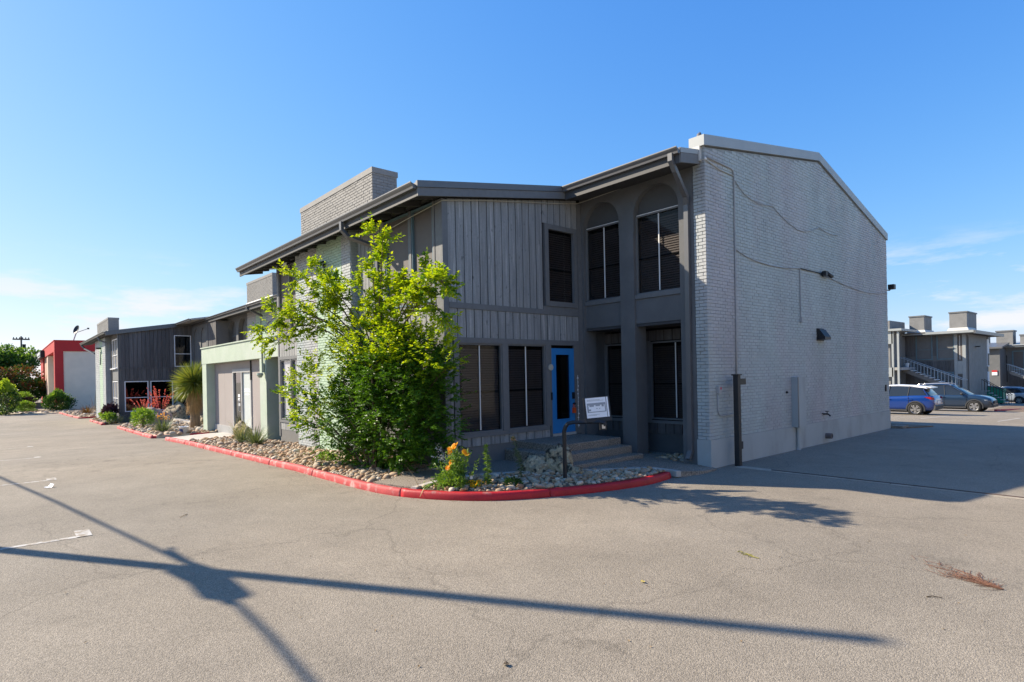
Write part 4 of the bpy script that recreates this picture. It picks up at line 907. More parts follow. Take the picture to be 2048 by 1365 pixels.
# ------------------------------------------------------------------ far buildings on the right
G = thing('apartment_building', 'grey two-storey building behind the parked cars with outside stair', 'building')
gA = MYf(58.8); gB = MXf(-3.05); zr2 = lambda y: 5.05 + .10 * (y - 58)
MB().box(-9.5, -3.07, 58.82, 68.0, -2, 4.9).build('wall', m_base, G)
planks(G, gA, -7.9, -3.95, 3.0, 5.05, w=.34, skip=((-6.9, -5.5), (-5.25, -3.85)), m=m_plankd); planks(G, gA, -6.9, -3.9, 1.55, 2.5, w=.34, m=m_plankd)
for a, b in ((-6.8, -5.65), (-5.15, -3.97)): window(G, gA, a, b, 2.72, 4.95, m_teal, 'screen', fw_=.09, bars=(3.6,))
window(G, gA, -5.15, -4.05, -.6, 1.4, m_teal, 'screen', fw_=.09); planks(G, gA, -9.0, -7.0, -1.5, 1.5, w=.34, m=m_plankd)
for a, b in ((-3.90, -3.66), (-3.30, -3.05)): bx(gA, 'corner_board', m_coping, G, a, b, 0, .06, -1.5, 5.0)
bx(gA, 'window', m_screen, G, -3.65, -3.31, 0, .01, 2.6, 4.8); bx(gA, 'white_bar', m_rod, G, -3.50, -3.47, .012, .02, 2.6, 4.8); bx(gA, 'wall_panel', m_coping, G, -3.65, -3.31, 0, .05, 1.3, 2.45); bx(gA, 'window', m_screen, G, -3.65, -3.31, 0, .01, -1.4, 1.2)
bx(gB, 'brick_wall', m_chim, G, 59.6, 66.8, 0, .06, -2, 4.9)
f = bx(gB, 'window', m_white, G, 66.85, 67.7, 0, .12, 1.9, 4.6); bx(gB, 'pane', m_screen, f, 66.95, 67.6, .121, .13, 2.0, 3.2); f = bx(gB, 'window', m_white, G, 66.95, 67.6, 0, .12, -1.0, 1.4)
MB().box(-2.93, -2.6, 61.9, 62.3, 3.75, 3.85).build('lamp', m_black, G)
MB().box(-9.5, -2.30, 57.9, 70.2, 4.98, 5.20).build('roof', m_coping, G)
MB().box(-2.295, -2.15, 57.88, 70.25, 4.88, 5.17).build('gutter', m_gutter, G); MB().box(-9.5, -2.35, 57.95, 70, 4.90, 4.975).build('soffit', m_soffit, G)
MB().box(-16, -7.75, 54.4, 58.8, -2.5, 6.3).build('shading_wing', m_chim, G)  # unseen wing inferred from its slanting shadow, added to shade the stair wall
MB().box(-9.2, -6.7, 53.9, 58.5, 5.3, 5.5).build('porch_roof', m_coping, G)
gutter(G, -7.6, -5.8, 57.6, 5.2)
for x0, x1, zc in ((-7.4, -6.2, 6.75), (-4.25, -2.95, 6.85)):
    MB().box(x0, x1, 58.9, 61.4 + (1.2 if x0 > -5 else 0), 4.8, zc).build('chimney', m_chim, G); MB().box(x0 - .06, x1 + .06, 58.84, 61.46 + (1.2 if x0 > -5 else 0), zc + .002, zc + .12).build('chimney_cap', m_trim, G)
    MB().prism([(x0 - .15, 58.5, 5.21), (x0 - .04, 58.88, 5.5), (x1 + .04, 58.88, 5.5), (x1 + .2, 58.5, 5.21)], (0, 3.0, 0)).build('chimney_flashing', m_flash, G)
# porch deck, posts, panels at left
for z0, z1 in ((4.15, 5.29), (1.15, 2.0)): MB().box(-9.3, -7.45, 54.1, 54.3, z0, z1).build('porch_panel', m_coping, G)
for x in (-7.55, -7.12): MB().box(x, x + .16, 54.1, 54.26, -1.6, 5.29).build('post', m_coping, G)
MB().box(-7.74, -6.9, 54.5, 58.8, 1.75, 2.0).build('deck', m_conduit, G)
m_steelp = mat('pale_blue_rail', (.34, .40, .44), .5, .05, 4)
stg = thing('stairs', 'grey outside stair with metal railings behind the parked cars', 'stairs', (-7.3, 57.4, 2.0))
for k in range(12): MB().box(k * .36, k * .36 + .30, -.6, .6, -.17 * (k + 1) - .03, -.17 * (k + 1) + .03).build('tread', m_white, stg)
for s_ in (-.62, .62):
    MB().prism([(-.1, s_, -.05), (4.5, s_, -2.25), (4.5, s_, -2.55), (-.1, s_, -.45)], (0, .05, 0)).build('stringer', m_base, stg)
    MB().tube([(-.4, s_, .95), (4.5, s_, -1.25)], .03, 5).build('handrail', m_steelp, stg)
    for k in range(18): MB().box(k * .26 - .3, k * .26 - .275, s_ - .012, s_ + .012, -.12 * k, -.12 * k + .92).build('baluster', m_steelp, stg)
pt = thing('potted_plant', 'white pot on the upper landing of the outside stair', 'pot', (-7.2, 57.2, 2.0))
MB().lathe([(.13, 0), (.2, .35), (.2, .38)], (0, 0, 0), 10).build('pot', m_white, pt)
# second building beyond
H = thing('apartment_building', 'furthest grey building on the right edge behind the silver car', 'building')
hA = MYf(104.0)
MB().box(-14, 20, 104.05, 112, -4, 4.6).build('wall', m_base, H)
MB().box(-9.2, -7.3, 99.5, 104.0, -4, 4.4).build('wall', m_stucco, H)
for a, b in ((-6.5, -5.4), (-4.9, -3.8), (-3.2, -2.1)): window(H, hA, a, b, 1.4, 3.9, m_teal, 'screen', fw_=.15)
planks(H, hA, -7.0, -1.0, -1.2, 1.0, w=.5, m=m_plankd)
bx(hA, 'window', m_dark, H, -8.2, -7.2, 0, .02, -.5, 3.4)
MB().prism([(-11, 103, 4.55), (-11, 103, 4.85), (-11, 112, 5.6), (-11, 112, 5.3)], (31, 0, 0)).build('roof', m_coping, H); MB().prism([(-10.5, 98.8, 4.35), (-10.5, 98.8, 4.6), (-10.5, 104, 5.3), (-10.5, 104, 5.0)], (3.6, 0, 0)).build('roof', m_gutter, H)
gutter(H, -11, 20, 103, 4.8)
for x0, x1, zc in ((-8.5, -6.6, 6.9), (-5.8, -4.0, 6.2), (-11.0, -9.6, 6.7)): MB().box(x0, x1, 104.6, 107, 4.6, zc).build('chimney', m_chim, H); MB().box(x0 - .1, x1 + .1, 104.5, 107.1, zc + .003, zc + .2).build('chimney_cap', m_trim, H)
sn = thing('warning_sign', 'small white sign with red top on the far stair wall', 'sign', (-7.9, 99.44, 1.0)); MB().box(-.3, .3, -.03, .0, -.42, .3).build('board', m_white, sn); MB().box(-.3, .3, -.035, -.031, .02, .3).build('red_band', m_redw, sn)
for z in (-.1, -.2, -.3): MB().box(-.22, .22, -.035, -.031, z - .03, z).build('text_line', m_conduit, sn)
stf = copy_tree(stg); stf.location = (-6.4, 101.5, 1.2); stf['label'] = 'distant outside stair with pale treads left of the silver car roof'
for z in (.25,): pass

# unseen building added right of the view to bounce warm light onto the brick
N_ = thing('added_bounce_building', 'added unseen pale building right of the view, bouncing sunlight onto the brick wall', 'building')
m_nb = mat('pale_stucco', (.38, .36, .32), .85, .08, 1.2, .2, 30)
MB().box(18.0, 30, -6, 44, -.6, 6.3).build('wall', m_nb, N_); MB().box(17.2, 30.6, -6.6, 44.6, 6.305, 6.55).build('roof', m_roof, N_)
for k in range(9):
    for z in (.9, 3.9):
        y0 = -3.5 + k * 5.2; f = MB().box(17.95, 18.02, y0, y0 + 1.5, z, z + 1.5).build('window', m_white, N_); MB().box(17.93, 17.948, y0 + .07, y0 + 1.43, z + .07, z + 1.43).build('pane', m_glassd, f)
# ------------------------------------------------------------------ cars
m_tyre = mat('tyre_rubber', (.022, .022, .022), .85, .15, 8); m_rim = mat('alloy_rim', (.55, .55, .56), .3, .04, 5, metal=.8); m_clad = mat('black_cladding', (.045, .047, .05), .6, .1, 5)
m_cglass = mat('car_window_glass', (.02, .025, .03), .06, .05, 2, spec=.8); m_tail = mat('red_tail_lens', (.42, .008, .012), .2, .05, 3, spec=.7); m_lamp = mat('clear_lamp_lens', (.62, .64, .66), .15, .05, 3, spec=.8)
def carpaint(n, c): return mat(n, c, .28, .03, 2, spec=.6, coat=.8)
def interp(t, x):
    if x <= t[0][0]: return t[0][1:]
    for a, b in zip(t, t[1:]):
        if x <= b[0]:
            k = (x - a[0]) / (b[0] - a[0]); return [p + (q - p) * k for p, q in zip(a[1:], b[1:])]
    return t[-1][1:]
def make_suv(label, cat, loc, rz, paint, roofm, L=4.3, H=1.6, Wd=.89, roof_rail=False, group='cars parked in the rear lot', wr=.335):
    """local +x is the nose"""
    t = thing('parked_car', label, cat, loc, rz, group)
    s = L / 4.3; h = H / 1.6
    low = [(-2.15, .40, .70, .72), (-2.12, .32, .84, .78), (-2.02, .27, 1.0, .83), (-1.8, .26, 1.06, .865), (-1.3, .24, 1.05, .885), (-.5, .23, 1.0, .89), (.4, .23, .97, .89), (.95, .24, .985, .885), (1.35, .25, .955, .875), (1.75, .26, .88, .85), (2.0, .28, .78, .79), (2.11, .33, .66, .70), (2.15, .40, .55, .60)]
    def loft(secs, m, name, parent, smooth=True):
        mb = MB(); rings = [[mb.P(p) for p in r] for r in secs]
        for A, B2 in zip(rings, rings[1:]):
            for k in range(len(A) - 1): mb.f.append([A[k], A[k + 1], B2[k + 1], B2[k]])
        mb.f.append(rings[0]); mb.f.append(rings[-1][::-1]); return mb.build(name, m, parent, smooth)
    secs = []
    xs = sorted(set([a[0] for a in low] + [-2.08, -1.92, -1.55, -1.05, -.8, -.2, .1, .7, 1.15, 1.55, 1.9]))
    for x in xs:
        zb, zt_, w = interp(low, x); w *= Wd / .89
        half = [(w * .80, zb), (w * .95, zb + .05), (w * .985, zb + .22), (w * .99, zb + .5 * (zt_ - zb)), (w, zb + .72 * (zt_ - zb)), (w * .985, zt_ - .07), (w * .93, zt_), (w * .5, zt_ + .02)]
        ring = [(x * s, y, z * h) for y, z in half] + [(x * s, -y, z * h) for y, z in half[::-1]]
        secs.append(ring)
    body = loft(secs, paint, 'body', t)
    # greenhouse
    roof = [(-1.95, 1.06), (-1.72, 1.36), (-1.5, 1.50), (-1.1, 1.565), (-.5, 1.60), (0, 1.58), (.3, 1.50), (.7, 1.25), (1.08, .99)]
    gs = []
    for x, z in roof:
        belt = interp(low, x)[1] - .03; w0 = interp(low, x)[2] * .92 * Wd / .89; w1 = w0 - .24 * (z - belt) / .6
        gs.append([(x * s, w0, belt * h), (x * s, (w0 * .45 + w1 * .55), (belt + (z - belt) * .6) * h), (x * s, w1, (z - .03) * h), (x * s, w1 * .86, z * h), (x * s, -w1 * .86, z * h), (x * s, -w1, (z - .03) * h), (x * s, -(w0 * .45 + w1 * .55), (belt + (z - belt) * .6) * h), (x * s, -w0, belt * h)])
    loft(gs, m_cglass, 'window_glass', t)
    # roof skin
    rs = []
    for x, z in [(-1.80, 1.47), (-1.6, 1.53), (-1.1, 1.585), (-.5, 1.615), (0, 1.595), (.26, 1.535), (.34, 1.50)]:
        zz = min(z, 9); belt = interp(low, x)[1]; w0 = interp(low, x)[2] * .92 * Wd / .89; w1 = w0 - .24 * (zz - belt) / .6 + .012
        rs.append([(x * s, w1, (zz - .075) * h), (x * s, w1 * .9, (zz - .008) * h), (x * s, 0, (zz + .012) * h), (x * s, -w1 * .9, (zz - .008) * h), (x * s, -w1, (zz - .075) * h), (x * s, 0, (zz - .06) * h)])
    loft(rs, roofm, 'roof', t)
    for sg in (-1, 1):
        def gp(x, f):
            z = interp(roof, x)[0]; belt = interp(low, x)[1] - .03; w0 = interp(low, x)[2] * .92 * Wd / .89; w1 = w0 - .24 * (z - belt) / .6; zz = belt + (z - belt) * f
            return (x * s, sg * (w0 + (w1 - w0) * f + .006), zz * h)
        for x0, x1, m_ in ((1.04, .32, paint), (-.05, -.12, m_clad), (-.98, -1.02, m_clad), (-1.9, -1.66, paint)):
            mb = MB(); wd = .05 if m_ is paint else .045
            a, b = gp(x0, .0), gp(x1, .93)
            mb.rtube([a, b], wd if x0 < -1.5 else .03, .012); mb.build('pillar', m_, t)
        mb = MB(); pts = [gp(x, .02) for x in (-1.7, -1.2, -.6, 0, .5, .95)]; mb.rtube(pts, .012, .008); mb.build('belt_trim', m_rim, t)
        for x, wname in ((1.33, 'w'), (-1.33, 'w')):
            w_ = interp(low, x)[2] * Wd / .89
            # wheel housing and cladding arch
            mb = MB(); N = 20; o_, i_ = wr * 1.28, wr * 1.12
            for k in range(N):
                a0, a1 = math.pi * (-.08 + 1.16 * k / N), math.pi * (-.08 + 1.16 * (k + 1) / N)
                P_ = lambda r, a, y: (x * s + r * math.cos(a), sg * y, wr + r * math.sin(a))
                mb.poly([P_(i_, a0, w_ + .022), P_(o_, a0, w_ + .018), P_(o_, a1, w_ + .018), P_(i_, a1, w_ + .022)]); mb.poly([P_(o_, a0, w_ + .018), P_(o_, a0, w_ - .1), P_(o_, a1, w_ - .1), P_(o_, a1, w_ + .018)]); mb.poly([P_(i_, a0, w_ + .022), P_(i_, a0, w_ - .15), P_(i_, a1, w_ - .15), P_(i_, a1, w_ + .022)])
            mb.build('wheel_arch', m_clad, t)
            mb = MB(); mb.lathe([(i_, 0), (i_, .02)], (x * s, sg * (w_ - .004), wr), 24, 'y'); mb.build('wheel_well', m_dark, t)
            wh = bpy.data.objects.new('wheel', None); COL.objects.link(wh); wh.parent = t; wh.location = (x * s, sg * (w_ + .012), wr)
            q = MB(); q.lathe([(wr * .66, -.12), (wr * .92, -.12), (wr, -.08), (wr, .0), (wr * .97, .03), (wr * .72, .035), (wr * .66, .02)], (0, 0, 0), 28, 'y')
            if sg < 0: q.v = [Vector((v.x, -v.y, v.z)) for v in q.v]
            q.build('tyre', m_tyre, wh, True)
            q = MB(); q.lathe([(wr * .70, .010), (wr * .66, .028), (wr * .60, .012)], (0, 0, 0), 28, 'y')
            for k in range(10):
                a = 2 * math.pi * k / 10 + (.12 if k % 2 else -.12); ca, sa = math.cos(a), math.sin(a); pw = wr * .075
                q.prism([(ca * wr * .12 - sa * pw, .012, sa * wr * .12 + ca * pw), (ca * wr * .12 + sa * pw, .012, sa * wr * .12 - ca * pw), (ca * wr * .63 + sa * pw, .012, sa * wr * .63 - ca * pw), (ca * wr * .63 - sa * pw, .012, sa * wr * .63 + ca * pw)], (0, .014, 0))
            q.lathe([(wr * .17, .01), (wr * .15, .035), (.01, .04)], (0, 0, 0), 14, 'y')
            if sg < 0: q.v = [Vector((v.x, -v.y, v.z)) for v in q.v]
            q.build('rim', m_rim, wh)
            q = MB(); q.lathe([(wr * .64, -.01), (wr * .64, .004)], (0, 0, 0), 24, 'y')
            if sg < 0: q.v = [Vector((v.x, -v.y, v.z)) for v in q.v]
            q.build('brake_disc', m_dark, wh)
        # side details
        w_ = .89 * Wd / .89
        mb = MB(); mb.rtube([(-.95 * s, sg * w_ * .99, .30 * h), (.95 * s, sg * w_ * .99, .30 * h)], .05, .02); mb.build('sill_cladding', m_clad, t)
        mb = MB(); mb.rtube([(-.95 * s, sg * (w_ + .012), .26 * h), (.95 * s, sg * (w_ + .012), .26 * h)], .012, .008); mb.build('sill_strip', m_rim, t)
        for x0 in (-.02, -1.0):
            mb = MB(); mb.tube([(x0 * s - .0, sg * (w_ + .0), .84 * h), (x0 * s - .02, sg * (w_ + .03), .845 * h), (x0 * s - .18, sg * (w_ + .03), .845 * h), (x0 * s - .2, sg * w_, .84 * h)], .014, 5); mb.build('door_handle', paint, t)
        mb = MB(); mb.box(-.008, .008, -.004, .004, 0, 1)
        for x0, z0, z1 in ((.98, .36, .93), (-.08, .30, .96), (-1.02, .52, .98)):
            mb = MB(); mb.rtube([(x0 * s, sg * (w_ * 1.0), z0 * h), (x0 * s, sg * (w_ * .995), z1 * h)], .006, .004); mb.build('door_seam', m_dark, t)
        mb = MB(); mb.rtube([(.80 * s, sg * .80, 1.0 * h), (.78 * s, sg * .92, 1.03 * h)], .02, .02); mb.lathe([(.02, -.05), (.08, -.04), (.085, .03), (.03, .06)], (.77 * s, sg * .99, 1.05 * h), 10, 'x'); mb.build('mirror', paint if not roof_rail else m_clad, t)
        mb = MB(); mb.prism([(1.62 * s, sg * .835, .80 * h), (1.98 * s, sg * .775, .70 * h), (2.09 * s, sg * .66, .66 * h), (2.05 * s, sg * .70, .60 * h), (1.80 * s, sg * .84, .68 * h)], (.012, sg * .022, .012)); mb.build('headlight', m_lamp, t)
        mb = MB(); mb.prism([(-1.70 * s, sg * .865, .98 * h), (-1.98 * s, sg * .835, .99 * h), (-2.10 * s, sg * .74, .95 * h), (-2.13 * s, sg * .70, .86 * h), (-2.02 * s, sg * .82, .84 * h)], (-.014, sg * .024, .0)); mb.build('taillight', m_tail, t)
        if roof_rail:
            mb = MB(); mb.tube([(-1.5 * s, sg * .62, 1.50 * h), (-1.35 * s, sg * .62, 1.61 * h), (-.2 * s, sg * .62, 1.655 * h), (.12 * s, sg * .62, 1.62 * h), (.22 * s, sg * .62, 1.54 * h)], .022, 6); mb.build('roof_rail', m_rim, t)
    MB().prism([(-2.16 * s, -.72, .30 * h), (-2.19 * s, -.72, .50 * h), (-2.12 * s, -.72, .60 * h), (-1.78 * s, -.80, .50 * h), (-1.75 * s, -.80, .27 * h)], (0, 1.5, 0)).build('rear_bumper', m_clad, t)
    MB().prism([(2.15 * s, -.62, .28 * h), (2.18 * s, -.62, .42 * h), (1.95 * s, -.74, .40 * h), (1.85 * s, -.8, .26 * h)], (0, 1.42, 0)).build('front_bumper', m_clad, t)
    MB().box(2.10 * s, 2.165 * s, -.4, .4, .50 * h, .66 * h).build('grille', m_clad, t)
    MB().box(-2.165 * s, -2.15 * s, -.26, .26, .62 * h, .76 * h).build('licence_plate', m_rod, t)
    MB().prism([(-1.70 * s, -.60, 1.50 * h), (-1.98 * s, -.56, 1.44 * h), (-1.97 * s, -.56, 1.47 * h), (-1.70 * s, -.60, 1.545 * h)], (0, 1.16, 0)).build('spoiler', roofm, t)
    MB().box(-1.2 * s, 1.2 * s, -.7, .7, .16, .30).build('underbody', m_dark, t)
    return t
pb = carpaint('bright_blue_paint', (.002, .038, .21)); pwht = carpaint('white_roof_paint', (.80, .80, .79)); psl = carpaint('slate_blue_paint', (.012, .030, .062)); pgl = carpaint('pale_silver_paint', (.33, .38, .43)); psv = carpaint('silver_white_paint', (.62, .64, .66))
def gcar(x, y): return gz(x, y)
make_suv('bright blue parked car with white roof, tail towards the drive', 'car', (-.62, 29.9, gcar(-.6, 30)), math.pi, pb, pwht, 4.3, 1.58)
make_suv('slate blue parked car with roof rails, nose to the right', 'car', (.08, 38.6, gcar(0, 38.6)), 0, psl, psl, 4.6, 1.70, .91, True, wr=.35)
make_suv('pale silver parked car behind the green dumpster', 'car', (-2.9, 73.6, gcar(-3, 73.6)), math.pi, pgl, pgl, 4.7, 1.70, .91, True, wr=.35)
make_suv('white parked car mostly hidden by the green dumpster', 'car', (-4.2, 71.2, gcar(-4, 71.2)), math.pi, psv, psv, 4.0, 1.42)
dp = thing('dumpster', 'green steel dumpster beside the far stair railing', 'dumpster', (-2.75, 67.4, gz(-2.7, 67.4)))
m_dg2 = mat('green_steel', (.01, .26, .15), .5, .1, 2)
MB().prism([(-.8, -.7, .15), (1.0, -.7, .15), (1.0, -.7, 1.5), (-.8, -.7, 1.85)], (0, 1.4, 0)).build('bin', m_dg2, dp); MB().prism([(-.82, -.72, 1.86), (1.02, -.72, 1.51), (1.02, -.72, 1.56), (-.82, -.72, 1.91)], (0, 1.44, 0)).build('lid', m_black, dp)
for x in (-.6, .7): MB().box(x, x + .2, -.6, .6, 0, .15).build('skid', m_black, dp)
ps = thing('stairs', 'short black railed stair in front of the green dumpster', 'stairs', (-2.55, 63.6, gz(-2.5, 63.6) + 1.45))
for k in range(7): MB().box(k * .28, k * .28 + .26, -.5, .5, -.2 * (k + 1), -.2 * (k + 1) + .05).build('tread', m_coping, ps)
for s_ in (-.5, .5):
    MB().tube([(-.2, s_, .95), (1.9, s_, -.55)], .03, 5).build('handrail', m_black, ps)
    for k in range(10): MB().box(k * .22 - .2, k * .22 - .17, s_ - .015, s_ + .015, -.157 * k - .1, -.157 * k + .9).build('baluster', m_black, ps)
pl = kroot('planting_strip'); MB().box(1.5, 3.4, 40.6, 47, gz(2, 42) - .1, gz(2, 41) + .02).build('mulch', m_soil, pl)
kerb(catmull([(2.2, 40.0), (3.6, 46.5)], .6), 1, m_redworn, pl, 3)
rp = clip_poly_strip('corner_bed', [(3.1, 15.5), (3.9, 15.9), (4.2, 17.6), (2.6, 18.2), (1.2, 17.5), (1.5, 15.6)], .04, m_soil)
MB().box(3.52, 3.85, 15.5, 16.1, -.1, .08).build('concrete_pad', m_agg, rp)

# ------------------------------------------------------------------ key pad sign post in the bed
sp_ = thing('keypad_sign_post', 'bent black metal post holding a tilted site-map sign and keypad', 'sign post', (2.61, .77, .10))
ax_ = Vector((.80, .60, 0)); 
MB().rtube([(0, 0, -.1), (0, 0, .90), (.02, .015, .98), (.06, .045, 1.04), (.13, .095, 1.06), (.52, .39, 1.07), (.58, .435, 1.05), (.60, .45, 1.0)], .026, .026).build('post', m_black, sp_, False)
pn = bpy.data.objects.new('sign_panel', None); COL.objects.link(pn); pn.parent = sp_; pn.location = (.49, .39, 1.10)
pn.rotation_euler = (rad(-9), rad(-4), rad(52))
# local: x along the sign, -y towards the viewer
MB().box(-.235, .235, .0, .05, -.03, .42).build('housing', m_black, pn)
MB().box(-.205, .165, -.004, -.001, .045, .405).build('map_sheet', m_white, pn); MB().box(.175, .205, -.004, -.001, .045, .405).build('white_strip', m_white, pn)
m_pg = mat('printed_grey', (.30, .32, .34), .6, .1, 20); pm_ = MB()
for x0, x1, z0, z1 in ((-.185, .155, .14, .155), (-.185, -.16, .155, .31), (.135, .155, .155, .31), (-.16, .135, .27, .31), (-.14, -.06, .245, .27), (-.03, .05, .25, .27), (.08, .12, .235, .27), (-.16, -.12, .17, .20), (-.02, .0, .2, .215), (.03, .05, .2, .212)): pm_.box(x0, x1, -.0062, -.0042, z0, z1)
pm_.build('map_print', m_pg, pn); pm2 = MB()
for z, x1 in ((.365, .06), (.347, .12), (.085, -.02), (.100, .03)): pm2.box(-.18, x1, -.0062, -.0042, z, z + .006)
pm2.build('text_line', m_pg, pn)
MB().box(-.235, .235, -.02, .0, -.03, .03).build('lower_bar', m_black, pn)
kp = MB(); kp.box(.02, .14, -.02, .05, -.18, -.035); kp.build('keypad_box', m_black, sp_).matrix_local = Matrix.Translation(pn.location) @ Matrix.Rotation(rad(52), 4, 'Z')
kk = MB(); kk.box(.05, .11, -.026, -.021, -.155, -.085); kk.build('keypad', m_steel, sp_).matrix_local = Matrix.Translation(pn.location) @ Matrix.Rotation(rad(52), 4, 'Z')

# boulders
def boulder(name, label, loc, sc, seed, m=None, rz=0):
    rr = random.Random(seed); bm = bmesh.new(); bmesh.ops.create_icosphere(bm, subdivisions=4, radius=1)
    from mathutils import noise as nz
    for v in bm.verts:
        p = v.co * 1.0; d = 1 + .38 * nz.noise(p * 1.1 + Vector((seed, 0, 0))) + .20 * nz.noise(p * 2.6 + Vector((0, seed, 0))) + .09 * nz.noise(p * 6) + .05 * nz.noise(p * 14)
        v.co = Vector((p.x * d * sc[0], p.y * d * sc[1], max(-.3, p.z * d) * sc[2]))
    me = bpy.data.meshes.new(name); bm.to_mesh(me); bm.free(); me.materials.append(m or m_boulder); me.polygons.foreach_set('use_smooth', [True] * len(me.polygons))
    o = link(name, me); o.location = loc; o.rotation_euler = (0, 0, rz); tag(o, label, 'boulder'); return o
boulder('boulder', 'rounded weathered limestone boulder with pitted face behind the black sign post', (1.92, 1.33, .20), (.30, .24, .44), 3)
boulder('boulder', 'lower limestone boulder leaning left against the taller pitted one', (1.55, 1.00, .18), (.27, .22, .25), 8, rz=.6)
boulder('boulder', 'small mossy rock at the foot of the sign post boulder', (2.28, 1.32, .12), (.22, .16, .16), 12)
bR = mat('reddish_boulder', (.36, .24, .19), .9, .25, 3, .5, 10, tint=((.2, .16, .13), 3, .5, .7), bdist=.05)
boulder('boulder', 'large reddish boulder behind the grassy clump in the far bed', (-28.8, -.25, gz(-29, 0) + .25), (1.05, .8, .75), 21, bR)
boulder('boulder', 'pale pointed boulder below the white-framed windows', (-33.2, 1.6, gz(-33, 1) + .3), (1.0, .7, .85), 25)
boulder('boulder', 'small pale boulder left of the mint portico post', (-24.5, 1.2, gz(-24, 1) + .2), (.5, .4, .45), 28)
boulder('boulder', 'grey rock beside the glass door bed', (-12.05, -.42, .10), (.35, .28, .42), 30)
# bucket, paper, debris
bk = thing('paint_bucket', 'white and blue paint bucket standing by the red kerb corner', 'bucket', (-18.35, -1.0, gz(-18.4, -1)))
MB().lathe([(.16, 0), (.19, .40), (.20, .40), (.20, .43), (.18, .43), (.15, .03)], (0, 0, 0), 20).build('bucket', m_white, bk, True)
lbm = MB()
for a0, a1 in ((-2.6, -1.75), (-1.35, -.4)):
    for k in range(6):
        p0, p1 = a0 + (a1 - a0) * k / 6, a0 + (a1 - a0) * (k + 1) / 6
        lbm.poly([(.171 * math.cos(p0), .171 * math.sin(p0), .06), (.171 * math.cos(p1), .171 * math.sin(p1), .06), (.193 * math.cos(p1), .193 * math.sin(p1), .33), (.193 * math.cos(p0), .193 * math.sin(p0), .33)])
lbm.build('label', mat('navy_label', (.02, .045, .16), .5, .05, 4), bk)
MB().tube([(-.2, 0, .38), (-.17, -.1, .3), (0, -.2, .24), (.17, -.1, .3), (.2, 0, .38)], .006, 4).build('handle', m_steel, bk)
def scrap(label, loc, w, h_, rz, m=m_white):
    mb = MB(); N = 5
    g = [[mb.P(((i / N - .5) * w, (j / N - .5) * h_, .012 + .05 * w * abs(math.sin(i * 1.9 + j)) + (.35 * w if j == N else .1 * w if j == N - 1 else 0))) for i in range(N + 1)] for j in range(N + 1)]
    for j in range(N):
        for i in range(N): mb.f.append([g[j][i], g[j][i + 1], g[j + 1][i + 1], g[j + 1][i]])
    o = mb.build('paper_scrap', m); o.location = loc; o.rotation_euler = (0, 0, rz); tag(o, label, 'litter')
scrap('crumpled white paper scrap on the asphalt by the red kerb end', (3.40, 2.05, .0), .11, .13, .9)
scrap('flat white paper scrap on the asphalt beside the tick marks', (-5.05, -6.22, -.045), .17, .12, .3)
m_dry = mat('dry_leaf', (.07, .05, .03), .8, .3, 9)
def twig(label, loc, ln, rz, m, cat='twig'):
    mb = MB(); mb.tube([(-ln / 2, 0, .008), (-ln * .1, .01, .014), (ln / 2, 0, .007)], .006, 4, .003); o = mb.build('twig', m); o.location = loc; o.rotation_euler = (0, 0, rz); tag(o, label, cat)
twig('thin pale twig lying on the asphalt in mid drive', (.02, -4.86, 0), .22, -.65, m_thatch)
twig('dark twig on the asphalt near the straw', (8.55, -.75, 0), .12, .6, m_dry)
def leafbit(name, label, loc, r, m):
    mb = MB(); n = 8; c = mb.P((0, 0, .012)); ring = [mb.P((r * math.cos(6.28 * k / n) * R.uniform(.6, 1.1), r * .7 * math.sin(6.28 * k / n) * R.uniform(.6, 1.1), .004 + R.uniform(0, .02))) for k in range(n)]
    for k in range(n): mb.f.append([c, ring[k], ring[(k + 1) % n]])
    o = mb.build(name, m); o.location = loc; tag(o, label, 'leaf')
leafbit('fallen_leaf', 'single dark dead leaf on the asphalt at the bottom of the view', (6.87, -4.27, 0), .035, m_dry)
leafbit('fallen_leaf', 'yellow fallen leaf on the asphalt above the long shadow', (6.55, -2.25, 0), .03, mat('yellow_leaf', (.38, .30, .08), .7, .1, 9))
tw = MB(); 
for k in range(7): tw.tube([(R.uniform(-.06, .06) + .03 * k - .1, R.uniform(-.03, .03) - .012 * k + .04, .008), (R.uniform(-.06, .06) + .03 * k - .1, R.uniform(-.03, .03) - .012 * k + .04, .012), (R.uniform(-.06, .06) + .03 * k - .1, R.uniform(-.03, .03) - .012 * k + .04, .008)], .005, 4)
o = tw.build('catkin_debris', mat('yellow_green_catkin', (.22, .20, .05), .8, .2, 9)); o.location = (6.85, -.75, 0); tag(o, 'small yellow-green catkin debris lying on the sunlit asphalt', 'debris')
sw = MB()
for k in range(220):
    a = R.gauss(0, .12); d = abs(R.gauss(0, .32)); x, y = d * math.cos(a), d * math.sin(a); ln = R.uniform(.05, .16); q = R.gauss(0, .5)
    sw.tube([(x - .2, y, R.uniform(.004, .03)), (x - .2 + ln * math.cos(q), y + ln * math.sin(q), R.uniform(.004, .03))], .0022, 3, caps=False)
o = sw.build('straw', mat('reddish_straw', (.20, .10, .065), .9, .25, 9), None, False, 'stuff'); o.location = (8.75, .0, 0); o.rotation_euler = (0, 0, rad(150)); o.scale = (1.0, 1.5, .5)

